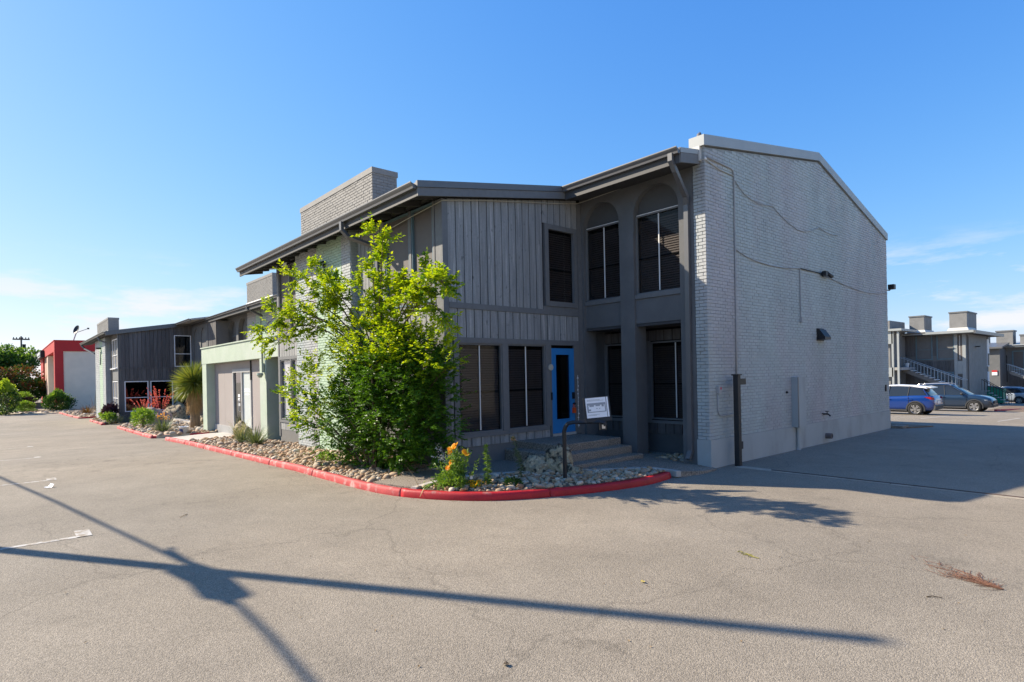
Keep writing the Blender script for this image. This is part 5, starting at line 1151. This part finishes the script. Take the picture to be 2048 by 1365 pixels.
# ------------------------------------------------------------------ utility poles (one stands just outside the view and throws the long shadow)
m_pole = mat('weathered_pole', (.10, .085, .07), .9, .2, 5)
def upole(loc, label, h, group, full=True):
    t = thing('utility_pole', label, 'utility pole', loc, 0, group)
    MB().tube([(0, 0, -.2), (0, 0, h)], .115, 10, .085).build('pole', m_pole, t, True)
    return t
P0 = (-4.42, -9.85, gz(-4.4, -9.8))
t = upole(P0, 'tall wooden utility pole outside the left of the view throwing the long shadow', 10.0, None)
mb = MB(); mb.lathe([(.07, -.5), (.15, -.40), (.16, .40), (.07, .5)], (.75, .08, 5.66), 10, 'x'); mb.build('splice_case', m_black, t)
mb = MB()
for k in range(5): mb.tube([(-.1, .02, 5.78 + .03 * k), (-.5, .1, 5.6 - .03 * k), (-.9, .05, 5.62), (-1.2, -.02, 5.75)], .03, 5)
for k in range(6): mb.tube([(0, .02, 5.7 - .03 * k), (.4, .1, 5.45 - .03 * k), (.9, .08, 5.5), (1.4, .03, 5.66)], .03, 5)
mb.build('cable_loop', m_black, t)
cable('overhead_cable', [(-40, -15.2, 5.4), (-15.7, -11.46, 5.55), (-7.85, -10.34, 5.68), (-4.45, -9.85, 5.75), (-2.2, -9.82, 5.7), (2, -9.95, 5.6), (12, -10.3, 5.5), (30, -11, 5.8)], .034, m_black, 'thick overhead telephone cable outside the left of the view', 'cable')
t2 = upole((-134, -3.9, -1.4), 'distant dark utility pole with crossarm above the trees at left', 12.6, None)
t2.children[0].scale = (1.6, 1.6, 1); MB().box(-.08, .08, -1.25, 1.25, 11.9, 12.15).build('crossarm', m_pole, t2)
for k in range(6): MB().lathe([(.06, 0), (.1, .1), (.05, .28)], (0, -1.1 + k * .44, 12.15), 8).build('insulator', m_black, t2)
MB().lathe([(.25, 0), (.28, .9)], (.0, .42, 10.2), 10).build('transformer', m_black, t2); MB().tube([(0, 0, 7.4), (0, 1.3, 7.7)], .05, 5).build('lamp_arm', m_pole, t2)
lpn = thing('light_pole', 'thin grey light pole left of the red building', 'light pole', (-128, 2.4, -1.4)); MB().tube([(0, 0, 0), (0, 0, 8.6)], .10, 8).build('pole', m_conduit, lpn); MB().box(-.1, .1, -.9, .1, 8.5, 8.65).build('lamp_head', m_conduit, lpn)
# ------------------------------------------------------------------ plants
def rvec(): return Vector((R.gauss(0, 1), R.gauss(0, 1), R.gauss(0, 1))).normalized()
def leaf(mb, p, d, L, W, nrm=None, droop=0):
    d = d.normalized(); n = (nrm if nrm is not None else rvec()); s = d.cross(n)
    if s.length < 1e-3: s = d.cross(Vector((.3, .5, .8)))
    s.normalize(); n = s.cross(d)
    b = len(mb.v); q = p + d * L
    mb.v += [p, p + d * L * .45 + s * W + n * W * .45, q - n * L * droop, p + d * L * .45 - s * W + n * W * .45]
    mb.f += [[b, b + 1, b + 2], [b, b + 2, b + 3]]
def spray(mb, p, d, ln, n, L, W, curl=.25, wood=None):
    """leafy twig: leaves in pairs along a curving axis"""
    d = d.normalized(); c = rvec() * curl; pts = [p]
    for k in range(n // 2):
        t = (k + 1) / (n // 2); q = p + d * ln * t + c * ln * t * t * .5; ax = (q - pts[-1]).normalized(); pts.append(q)
        s = ax.cross(Vector((0, 0, 1)) + rvec() * .4); s = s.normalized() if s.length > 1e-3 else rvec()
        k_ = 1 - .35 * t
        for sg in (-1, 1): leaf(mb, q, (s * sg + ax * .7 + rvec() * .3), L * k_ * R.uniform(.8, 1.2), W * k_ * R.uniform(.8, 1.2), Vector((0, 0, 1)) + rvec() * .6, .12)
    leaf(mb, pts[-1], d, L * .8, W * .8, Vector((0, 0, 1)) + rvec() * .6)
    if wood is not None: wood.tube([pts[0], pts[len(pts) // 2], pts[-1]], .004, 3, .002, False)
def curve(a, b, bend, n=8):
    a, b = Vector(a), Vector(b); return [a.lerp(b, t / n) + Vector(bend) * (4 * (t / n) * (1 - t / n)) for t in range(n + 1)]

T = thing('crape_myrtle', 'big leafy multi-stemmed shrub tree with yellow-green shoots at the building corner', 'tree', (-1.15, -1.05, .1))
org = Vector((-1.15, -1.05, .1))
trunk = MB(); young = MB(); dense = MB(); wood = MB()
# (tip, bend, number of side branches, spread of the side branches)
whips = [((.28, -1.75, 4.70), (-.12, 0, .35), 10, .36), ((.60, -1.72, 4.50), (.1, 0, .3), 8, .30), ((.10, -1.5, 4.2), (0, .1, .2), 8, .5), ((-.5, -1.6, 3.85), (0, .1, .2), 9, .6), ((.75, -1.45, 3.75), (.1, .1, .2), 8, .5),
         ((-2.55, -2.05, 4.15), (-.35, 0, .75), 11, .62), ((-2.1, -1.75, 3.85), (-.25, .1, .6), 9, .6), ((-1.5, -1.65, 3.75), (-.1, .1, .4), 8, .6),
         ((-3.72, -2.45, 3.05), (-.5, -.1, .95), 12, .72), ((-3.25, -2.25, 3.35), (-.4, 0, .9), 11, .7), ((-3.35, -2.3, 2.75), (-.4, 0, .75), 11, .65), ((-2.7, -2.0, 3.2), (-.3, 0, .6), 9, .65),
         ((2.00, -1.35, 3.50), (.45, 0, .70), 11, .6), ((1.65, -1.3, 3.72), (.35, 0, .6), 10, .55), ((1.75, -1.25, 3.05), (.4, 0, .65), 10, .55), ((1.2, -1.3, 3.6), (.2, .1, .4), 9, .55),
         ((-3.45, -2.1, 1.75), (-.2, 0, .3), 5, .4), ((-3.2, -1.9, 1.15), (-.2, 0, .25), 4, .35), ((1.15, -.75, 2.2), (.15, 0, .25), 5, .4)]
hub = Vector((-.85, -1.1, 2.15))
for tip, bend, n, sp in whips:
    tip = Vector(tip); st_ = org + Vector((R.uniform(-.16, .16), R.uniform(-.1, .1), .0))
    if tip.z > 2.5: c = curve(st_, hub + rvec() * .16, (0, 0, 0), 5)[:-1] + curve(hub + rvec() * .10, tip, bend, 9)
    else: c = curve(st_, tip, bend, 13)
    trunk.tube(c[:10], .026, 6, .013, False); trunk.tube(c[9:], .013, 5, .004, False)
    hi = tip.z > 2.5
    for k in range(n):
        t = .52 + .48 * (k + R.random()) / n; i = min(len(c) - 2, int(t * (len(c) - 1))); p = c[i].lerp(c[i + 1], t * (len(c) - 1) - i); ax = (c[i + 1] - c[i]).normalized()
        sd = rvec(); sd = (sd - ax * sd.dot(ax) * .8 + ax * .45 + Vector((0, 0, .15))).normalized(); L_ = sp * R.uniform(.5, 1.05) * (1.15 - .55 * t)
        br = curve(p, p + sd * L_ + Vector((0, 0, -.10 * L_)), (0, 0, .10 * L_), 5); wood.tube(br, .005, 3, .002, False)
        for q in range(int(4 + L_ * 12)):
            u = R.uniform(.15, 1); j = min(4, int(u * 5)); pp = br[j].lerp(br[j + 1], u * 5 - j)
            spray(young if (pp.z > 2.6 and R.random() < .85) else dense, pp, (sd + rvec() * .8 + Vector((0, 0, .25))), R.uniform(.13, .26), R.choice((8, 8, 10)), R.uniform(.075, .125), R.uniform(.027, .041), .4)
    for k in range(6): spray(young if hi else dense, tip + rvec() * .04, (c[-1] - c[-2]).normalized() + rvec() * .4, R.uniform(.16, .30), 12, .085, .028, .2, wood)
def blob(n, c, r, mbx, up=.25, lo=.0, L=(.07, .105)):
    for k in range(n):
        d = rvec(); rr_ = R.uniform(.45, 1) ** .5 * (1 + .20 * math.sin(3.1 * d.x + 2 * d.z + c[0]) + .13 * math.sin(7 * d.y + 5 * d.z) + .08 * math.sin(13 * d.x + 9 * d.z))
        p = Vector((c[0] + d.x * r[0] * rr_, c[1] + d.y * r[1] * rr_, c[2] + d.z * r[2] * rr_))
        if p.z < lo or p.y > -.06: continue
        od = Vector((d.x, d.y, d.z * .6 + up)) + rvec() * .55
        spray(mbx, p, od, R.uniform(.14, .30), R.choice((8, 10, 12)), R.uniform(*L), R.uniform(.022, .034), .35)
blob(2000, (-1.05, -.88, 1.2), (1.42, .66, 1.2), dense, .1, .14); blob(1500, (-.85, -.92, 2.0), (1.50, .62, .85), dense, .3); blob(420, (.30, -.62, 1.5), (.70, .42, 1.25), dense, .2, .16); blob(260, (-2.2, -1.4, 1.15), (.7, .55, .85), dense, .15, .14)
blob(460, (-1.0, -1.15, 2.6), (1.4, .55, .45), young, .5); blob(170, (-2.55, -1.75, 1.75), (.6, .45, .7), young, .3); blob(150, (.6, -.9, 2.5), (.8, .45, .4), young, .5)
for k in range(16):
    a = R.uniform(0, 6.28); e_ = org + Vector((math.cos(a) * R.uniform(.4, 1.5), math.sin(a) * .6 - .1, R.uniform(1, 2.3))); trunk.tube(curve(org + Vector((R.uniform(-.15, .15), R.uniform(-.1, .1), 0)), e_, (0, 0, .15), 6), .018, 5, .006, False)
def addpart(mbx, name, m, root, smooth=False):
    l_ = Vector(root.location); mbx.v = [v - l_ for v in mbx.v]; return mbx.build(name, m, root, smooth, fix=False)
addpart(trunk, 'trunk', m_bark, T, True); addpart(wood, 'twig', m_bark, T)['kind'] = 'stuff'
addpart(dense, 'crown', m_leaf, T); o = addpart(young, 'young_shoots', m_young, T); o['label'] = 'yellow-green young upper shoots'

def shrub(name, label, cat, loc, rx, ry, rz, n, L, W, m, z0=0, m2=None, cone=False, group=None):
    t = thing(name, label, cat, loc, 0, group); mb = MB(); mb2 = MB()
    for k in range(n):
        d = rvec(); d.z = abs(d.z) * R.choice((1, 1, 1, -1, -1) if cone else (1, 1, 1, -.6)); rr_ = R.uniform(.35, 1) ** .45 * (1 + .18 * math.sin(4 * d.x + loc[0]) * math.cos(5 * d.y + loc[1]))
        f = 1 if not cone else (max(.25, 1 - .55 * d.z) if d.z > 0 else 1)
        p = Vector((d.x * rx * rr_ * f, d.y * ry * rr_ * f, z0 + rz * .5 + d.z * rz * .5 * rr_))
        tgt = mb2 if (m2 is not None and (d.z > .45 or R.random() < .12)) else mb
        for q in range(5): leaf(tgt, p + rvec() * L * .8, Vector((d.x, d.y, d.z + .4)) + rvec() * .8, L * R.uniform(.7, 1.3), W * R.uniform(.7, 1.3))
    mb.build('foliage', m, t, fix=False)
    if m2 is not None and mb2.f: mb2.build('young_foliage', m2, t, fix=False)
    st_ = MB()
    for k in range(5): st_.tube([(0, 0, -.05), (R.uniform(-.3, .3) * rx, R.uniform(-.3, .3) * ry, rz * .5), (R.uniform(-.6, .6) * rx, R.uniform(-.6, .6) * ry, rz * .8 + z0)], max(.008, rx * .03), 5, .004, False)
    st_.build('stem', m_bark, t); return t
def blades(mb, n, ln, w, spread=.9, base=.06, curl=.35, tilt=(.15, 1.0)):
    for k in range(n):
        a = R.uniform(0, 6.283); el = R.uniform(*tilt); L = ln * R.uniform(.65, 1.1)
        h = Vector((math.cos(a), math.sin(a), 0)); s = Vector((-h.y, h.x, 0)); p0 = h * R.uniform(0, base); N = 4; pr = None; b = len(mb.v)
        for i in range(N + 1):
            t = i / N; ee = el + curl * t * spread
            p = p0 + h * (L * t * math.sin(ee)) + Vector((0, 0, L * t * math.cos(ee))); ww = w * (1 - t) ** .7 + .0008
            mb.v += [p - s * ww, p + s * ww]
        for i in range(N): mb.f.append([b + 2 * i, b + 2 * i + 1, b + 2 * i + 3, b + 2 * i + 2])
def grassy(name, label, cat, loc, n, ln, w, m, tilt=(.1, 1.1), curl=.35, base=.08, stalks=0, sm=None, sh=1.2, group=None):
    t = thing(name, label, cat, loc, 0, group); mb = MB(); blades(mb, n, ln, w, .9, base, curl, tilt); mb.build('leaf_blades', m, t, fix=False)
    if stalks:
        sk = MB(); fl = MB()
        for k in range(stalks):
            a = R.uniform(0, 6.28); le = R.uniform(.1, .55); L = sh * R.uniform(.75, 1.1); e_ = Vector((math.cos(a) * math.sin(le) * L, math.sin(a) * math.sin(le) * L, math.cos(le) * L))
            c = curve((0, 0, .05), e_, (0, 0, .1 * L), 8); sk.tube(c, .007, 4, .004, False)
            for i in range(16):
                tt = R.uniform(.42, 1); j = min(7, int(tt * 8)); p = c[j].lerp(c[j + 1], tt * 8 - j)
                for q in range(3): leaf(fl, p + rvec() * .02, rvec() + Vector((0, 0, .2)), .028 * sh, .011 * sh)
        sk.build('flower_stalk', sm, t, fix=False); fl.build('flowers', sm, t, fix=False)
    return t
m_coral = leafmat('coral_flower', (.55, .09, .10), (.75, .22, .20), .3)
m_yel = leafmat('yellow_petal', (.75, .42, .01), (.85, .60, .03), .35); m_orn = leafmat('orange_petal', (.82, .33, .01), (.88, .52, .02), .35); m_whp = leafmat('white_petal', (.7, .66, .7), (.8, .78, .8), .3)
m_pur = leafmat('purple_leaf', (.02, .008, .02), (.05, .02, .05), .2); m_redl = leafmat('reddish_leaf', (.16, .05, .025), (.10, .09, .03), .3)
m_vine = leafmat('bright_vine_leaf', (.22, .36, .03), (.40, .50, .05), .4); m_pale = leafmat('pale_grass', (.35, .36, .20), (.5, .5, .32), .3)

# keypad bed
zb = .12
grassy('strap_leaf_clump', 'drooping glossy strap-leaved clump at the left end of the keypad bed', 'plant', (1.50, -1.20, zb), 34, .46, .022, m_green, (.2, .9), 1.5, .09)
g = thing('blanket_flower', 'tall clump of yellow-orange daisies in the keypad bed', 'flower plant', (1.72, -.98, zb)); st_ = MB(); lf = MB(); fy = MB(); fo = MB()
heads = []
for k in range(58):
    a = R.uniform(0, 6.28); r_ = abs(R.gauss(0, .17)); hgt = R.uniform(.30, .66); e_ = Vector((math.cos(a) * r_, math.sin(a) * r_, hgt)); c = curve((math.cos(a) * r_ * .4, math.sin(a) * r_ * .4, 0), e_, (0, 0, .03), 5); st_.tube(c, .004, 4, .002, False)
    for i in range(26): leaf(lf, c[min(5, int(R.random() * 5.9))] + rvec() * .012, rvec() + Vector((0, 0, .3)), R.uniform(.05, .10), R.uniform(.007, .012))
for (x, y, z) in ((-.14, -.05, .60), (-.10, -.08, .66), (-.02, -.06, .72), (.02, -.02, .74), (-.16, -.02, .53), (.18, .03, .62), (.22, .05, .58), (-.02, -.14, .38), (-.06, -.16, .34), (.0, -.12, .44), (-.08, 0, .68)):
    c0 = Vector((x, y, z)); st_.tube(curve((x * .5, y * .5, 0), c0, (0, 0, .02), 4), .004, 4, .003, False); fd_ = Vector((R.uniform(-.4, .8), R.uniform(-1, -.2), R.uniform(.2, .9))).normalized(); s1 = fd_.cross(Vector((0, 0, 1))).normalized(); s2 = s1.cross(fd_)
    for q in range(13):
        an = 6.283 * q / 13; leaf(fo if R.random() < .6 else fy, c0, s1 * math.cos(an) + s2 * math.sin(an) + fd_ * .1, .058, .016, fd_)
    fo_c = c0 + fd_ * .004
    for q in range(8): leaf(fo, fo_c, rvec() * .5 + fd_, .016, .006)
for mbx, nm, m_ in ((st_, 'stem', m_green), (lf, 'leaves', m_green), (fy, 'yellow_petals', m_yel), (fo, 'orange_petals', m_orn)): mbx.build(nm, m_, g, fix=False)
g = thing('white_gaura', 'wispy white-flowered stems leaning over the path beside the daisies', 'flower plant', (1.30, -.78, zb)); st_ = MB(); fw_ = MB()
for k in range(11):
    a = R.uniform(2.2, 4.4); L = R.uniform(.45, .85); le = R.uniform(.3, .95); e_ = Vector((math.cos(a) * math.sin(le) * L, math.sin(a) * .4 * L, math.cos(le) * L)); c = curve((0, 0, 0), e_, (0, 0, .1), 6); st_.tube(c, .003, 3, .0015, False)
    for i in range(9):
        j = R.choice((4, 5, 6)); 
        for q in range(3): leaf(fw_, c[j] + rvec() * .03, rvec(), .024, .008)
st_.build('stem', m_sage, g, fix=False); fw_.build('petals', m_whp, g, fix=False)
def lily(label, loc, h, lean, m, dense_=1):
    t = thing('lily_stem', label, 'plant', loc); s_ = MB(); l_ = MB(); c = curve((0, 0, 0), (lean[0], lean[1], h), (lean[0] * -.2, 0, 0), 12); s_.tube(c, .010, 6, .006, False)
    for k in range(int(150 * dense_)):
        tt = R.uniform(.08, 1); j = min(11, int(tt * 12)); p = c[j].lerp(c[j + 1], tt * 12 - j); a = R.uniform(0, 6.283); leaf(l_, p, Vector((math.cos(a), math.sin(a), R.uniform(-.1, .6))), R.uniform(.07, .11) * (1.1 - .35 * tt), .006, Vector((0, 0, 1)), .25)
    for k in range(26): leaf(l_, c[-1], rvec() + Vector((0, 0, 1.1)), R.uniform(.05, .09), .007)
    s_.build('stem', m, t, fix=False); l_.build('leaves', m, t, fix=False); return t
lily('upright bottle-brush lily stem, bright green, between the daisies and the rocks', (2.12, -.62, zb), .68, (-.04, .0), m_green, 1.3)
t = lily('leaning lily stem with faded seed head among the river rocks', (2.06, .22, zb), .74, (-.16, -.06), m_sage, .9)
q = MB(); 
for k in range(40): leaf(q, Vector((-.16, -.06, .75)) + rvec() * .02, rvec(), .05, .010)
q.build('seed_head', m_thatch, t, fix=False)
lt = thing('solar_light', 'small black solar path light with clear lantern in the keypad bed', 'path light', (1.98, -.88, zb - .02))
MB().tube([(0, 0, 0), (0, 0, .17)], .009, 6).build('stake', m_black, lt); MB().lathe([(.03, .165), (.04, .17), (.04, .175)], (0, 0, 0), 12).build('base', m_black, lt); MB().lathe([(.032, .175), (.036, .25)], (0, 0, 0), 12).build('lantern', m_lamp, lt); MB().lathe([(.055, .25), (.055, .258), (.03, .285), (.012, .292)], (0, 0, 0), 14).build('cap', m_black, lt)
g = thing('marigold_clump', 'low bright yellow flower clump at the foot of the path light', 'flower plant', (2.06, -.86, zb)); f_ = MB(); l_ = MB()
for k in range(60):
    p = Vector((R.gauss(0, .075), R.gauss(0, .06), R.uniform(.03, .14)))
    for q in range(10): leaf(f_, p, rvec() + Vector((0, 0, .5)), .022, .010)
    for q in range(3): leaf(l_, p * .9, rvec(), .05, .009)
f_.build('petals', m_yel, g, fix=False); l_.build('leaves', m_green, g, fix=False)
shrub('ground_cover_plant', 'low dark green plant on the bare soil behind the kerb', 'plant', (2.36, -.28, zb - .01), .20, .12, .11, 90, .05, .010, m_deep)
shrub('ground_cover_plant', 'yellow-green foliage at the foot of the daisies by the kerb', 'plant', (1.70, -1.12, zb - .01), .34, .15, .22, 210, .06, .010, m_green)
dry = MB(); dry.tube([(1.32, -1.5, .13), (1.18, -1.55, .35), (1.10, -1.6, .46)], .005, 4, .002); tag(dry.build('dry_twig', m_thatch), 'bare dry twig leaning over the path beside the kerb', 'twig')

# beds to the left
grassy('red_yucca', 'spiky grey-green tuft of narrow leaves in the rock bed, nearer the kerb', 'plant', (-8.9, -1.0, .03), 190, .72, .012, m_sage, (.1, 1.15), .25, .16)
grassy('red_yucca', 'spiky grey-green tuft of narrow leaves in the rock bed, beyond the nearer tuft', 'plant', (-10.4, -.9, 0.0), 130, .62, .012, m_sage, (.1, 1.2), .25, .14)
grassy('dry_grass_clump', 'thin dry wispy grass beside the taupe wall panel', 'plant', (-11.6, -.7, 0), 60, .9, .004, m_pale, (.05, .5), .3, .2)
shrub('ground_cover_plant', 'low green creeping plant at the left foot of the leafy tree', 'plant', (-3.2, -1.2, .1), .35, .2, .2, 60, .05, .012, m_green)
Yt = thing('yucca_tree', 'tree yucca with round head of stiff spiky leaves and dry skirt on a short trunk', 'yucca', (-22.4, .35, gz(-22.4, 0) + .1))
MB().tube([(0, 0, -.1), (.02, 0, .5), (-.02, 0, 1.2), (0, 0, 1.9)], .24, 12, .20).build('trunk', mat('fibrous_yucca_trunk', (.22, .16, .10), .95, .3, 4, .8, 12, stretch=(3, 3, 1), bdist=.05), Yt, True)
mb = MB()
for k in range(1500):
    z_ = R.uniform(-.62, 1); a = R.uniform(0, 6.283); rr_ = math.sqrt(1 - z_ * z_); d = Vector((rr_ * math.cos(a), rr_ * math.sin(a), z_)); p = Vector((0, 0, 2.25)) + d * .12; L = R.uniform(.85, 1.16)
    s_ = d.cross(rvec()).normalized(); b = len(mb.v); dr_ = Vector((0, 0, -.05 * L * max(0, 1 - z_)))
    mb.v += [p - s_ * .006, p + s_ * .006, p + d * L * .5 + s_ * .016 + dr_, p + d * L * .5 - s_ * .016 + dr_, p + d * L + dr_ * 3.0]; mb.f += [[b, b + 1, b + 2, b + 3], [b + 3, b + 2, b + 4]]
mb.build('leaf_head', m_yucca, Yt, fix=False)
mb = MB()
for k in range(700):
    a = R.uniform(0, 6.283); r_ = R.uniform(.22, .50); zt_ = R.uniform(1.3, 2.1); d = Vector((math.cos(a), math.sin(a), 0)); s_ = Vector((-d.y, d.x, 0)); L = R.uniform(.6, 1.1); b = len(mb.v); p = d * r_ * .6 + Vector((0, 0, zt_)); q = d * r_ * R.uniform(.75, 1.15) + Vector((0, 0, max(.62, zt_ - L)))
    mb.v += [p - s_ * .012, p + s_ * .012, q + s_ * R.uniform(-.05, .05)]; mb.f.append([b, b + 1, b + 2])
mb.build('dry_skirt', m_thatch, Yt, fix=False)
zf = lambda x, y=0: gz(x, y) + .12
grassy('red_yucca', 'dark spiky tuft at the front corner of the far kerbed bed', 'plant', (-20.8, -1.35, zf(-21)), 200, .85, .014, m_sage, (.1, 1.2), .2, .2)
shrub('flower_clump', 'yellow-green leafy clump with orange flowers in the far kerbed bed', 'plant', (-25.6, -1.4, zf(-25.6)), .9, .5, 1.0, 330, .11, .03, m_green, m2=m_green)
q = MB()
for k in range(60): leaf(q, Vector((-24.8 + R.gauss(0, .3), -.6 + R.uniform(-.3, .3), zf(-25) + R.uniform(.45, .8))), rvec(), .07, .03)
tag(q.build('orange_flowers', m_orn, fix=False), 'orange flower heads behind the yellow-green clump', 'flowers')
grassy('coral_yucca', 'coral red flower spikes rising in front of the white-framed windows', 'flower plant', (-31.3, .45, zf(-31.3)), 160, .7, .02, m_sage, (.1, 1.1), .25, .5, 15, m_coral, 2.1)
grassy('coral_yucca', 'coral red flower spikes left of the taller group', 'flower plant', (-32.5, -.2, zf(-32.5)), 100, .6, .02, m_sage, (.1, 1.1), .25, .4, 9, m_coral, 1.7)
shrub('flower_clump', 'orange and green clump at the kerb of the far small bed', 'plant', (-38.9, -1.5, zf(-39)), .9, .35, .75, 200, .13, .035, m_green, m2=m_redl); shrub('purple_shrub', 'dark purple leafy plant in the far small bed', 'plant', (-37.0, -1.45, zf(-37)), .6, .4, .95, 160, .13, .05, m_pur, .2)
grassy('pale_grass_clump', 'pale arching ornamental grass at the dark building corner', 'plant', (-36.3, -1.1, zf(-36)), 160, .95, .01, m_pale, (.1, .9), 1.0, .15)
shrub('flower_clump', 'green bushy clump right of the dark purple plant', 'plant', (-36.2, -1.6, zf(-36)), .6, .35, .6, 130, .12, .04, m_green)
grassy('dead_shrub', 'brown dead-looking spiky tuft by the far path', 'plant', (-57.0, -.9, zf(-57)), 160, 1.1, .02, m_redl, (.2, 1.2), .2, .3)
grassy('ocotillo', 'thin reddish stalks in front of the beige wall', 'plant', (-66.0, .5, zf(-66)), 12, 2.6, .02, m_redl, (.1, .8), .2, .2)
t = shrub('climbing_vine', 'bright yellow-green vine on the white trellis', 'vine', (-49.7, .5, gz(-50, 0) + .9), .35, .45, 2.2, 170, .16, .06, m_vine)
shrub('evergreen_shrub', 'rounded dense green shrub at the red corner column', 'shrub', (-71.5, -2.2, gz(-71, 0)), 1.45, 1.35, 2.35, 900, .17, .06, m_deep, m2=m_green, cone=True)
shrub('evergreen_shrub', 'tall bright green shrub cut off by the left edge', 'shrub', (-69.0, -6.6, gz(-69, 0)), 1.25, 1.2, 3.5, 800, .17, .06, m_deep, m2=m_vine, cone=True)
shrub('clipped_hedge', 'clipped dome-shaped purplish hedge on the lawn', 'hedge', (-82.5, -5.5, gz(-82, 0) + .3), 2.6, 1.8, 1.85, 1100, .16, .07, m_pur, m2=m_green)
shrub('small_shrub', 'small light green shrub in front of the dome hedge', 'shrub', (-74.8, -5.0, gz(-75, 0)), .85, .8, 1.25, 330, .15, .05, m_green)
def tree(label, loc, crown, r, h, n, L, m, m2=None, seed=1, tr=.25):
    t = thing('tree', label, 'tree', loc, 0, 'trees beyond the drive end'); tk = MB(); mb = MB(); mb2 = MB(); lumps = []
    for k in range(13):
        a = R.uniform(0, 6.283); q = R.uniform(.2, .8); c = Vector((math.cos(a) * r * q, math.sin(a) * r * q, crown + R.uniform(-.35, .45) * h)); lumps.append((c, R.uniform(.3, .5)))
        tk.tube(curve((0, 0, 0), c, (0, 0, .1 * crown), 6), tr, 6, tr * .2, False)
    for c, f in lumps:
        for k in range(n // 13):
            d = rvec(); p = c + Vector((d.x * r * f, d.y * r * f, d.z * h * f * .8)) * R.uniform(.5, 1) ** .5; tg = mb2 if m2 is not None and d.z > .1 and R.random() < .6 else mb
            for q in range(4): leaf(tg, p + rvec() * L, d + rvec() * .8, L * R.uniform(.7, 1.4), L * .38)
    tk.build('trunk', m_bark, t, True, fix=False); mb.build('crown', m, t, fix=False)
    if m2 is not None: mb2.build('crown_top', m2, t, fix=False)
    return t
tree('reddish-topped spreading tree above the lawn at the left edge', (-96, -5.6, -1.2), 3.2, 4.6, 4.0, 2800, .30, m_deep, m_redl)
tree('dark green tree behind the reddish one, top at the pole', (-128, -8.0, -1.3), 6.3, 6.5, 5.5, 3000, .42, m_deep, m_green)
tree('lower dark tree just left of the red building', (-132, 3.2, -1.3), 4.6, 4.5, 4.6, 1800, .40, m_deep, None)
tree('tall open tree cut off at the left edge behind the others', (-140, -13.5, -1.3), 6.8, 7.5, 5.5, 2600, .45, m_deep, m_green)

# leaf litter caught along the kerb and in the beds
q = MB()
for k in range(420):
    i = R.randrange(len(main_path) - 1); p = main_path[i]; t = (main_path[i + 1] - p).normalized(); nr = Vector((t.y, -t.x, 0))
    o_ = -abs(R.gauss(0, .10)) - .01 if R.random() < .6 else R.uniform(.2, 1.1)
    pos = p + nr * o_ + t * R.uniform(0, .1); z = gz(pos.x, pos.y) + (.006 if o_ < 0 else .17)
    leaf(q, Vector((pos.x, pos.y, z)), Vector((R.gauss(0, 1), R.gauss(0, 1), .12)), R.uniform(.02, .045), R.uniform(.006, .012), Vector((0, 0, 1)))
for k in range(160):
    leaf(q, Vector((R.uniform(-10, 9.5), R.uniform(-6.5, 3), .006)), Vector((R.gauss(0, 1), R.gauss(0, 1), .1)), R.uniform(.015, .035), R.uniform(.005, .010), Vector((0, 0, 1)))
q.build('leaf_litter', mat('dry_litter', (.20, .13, .06), .9, .3, 9, isl=.5), None, False, 'stuff', fix=False)
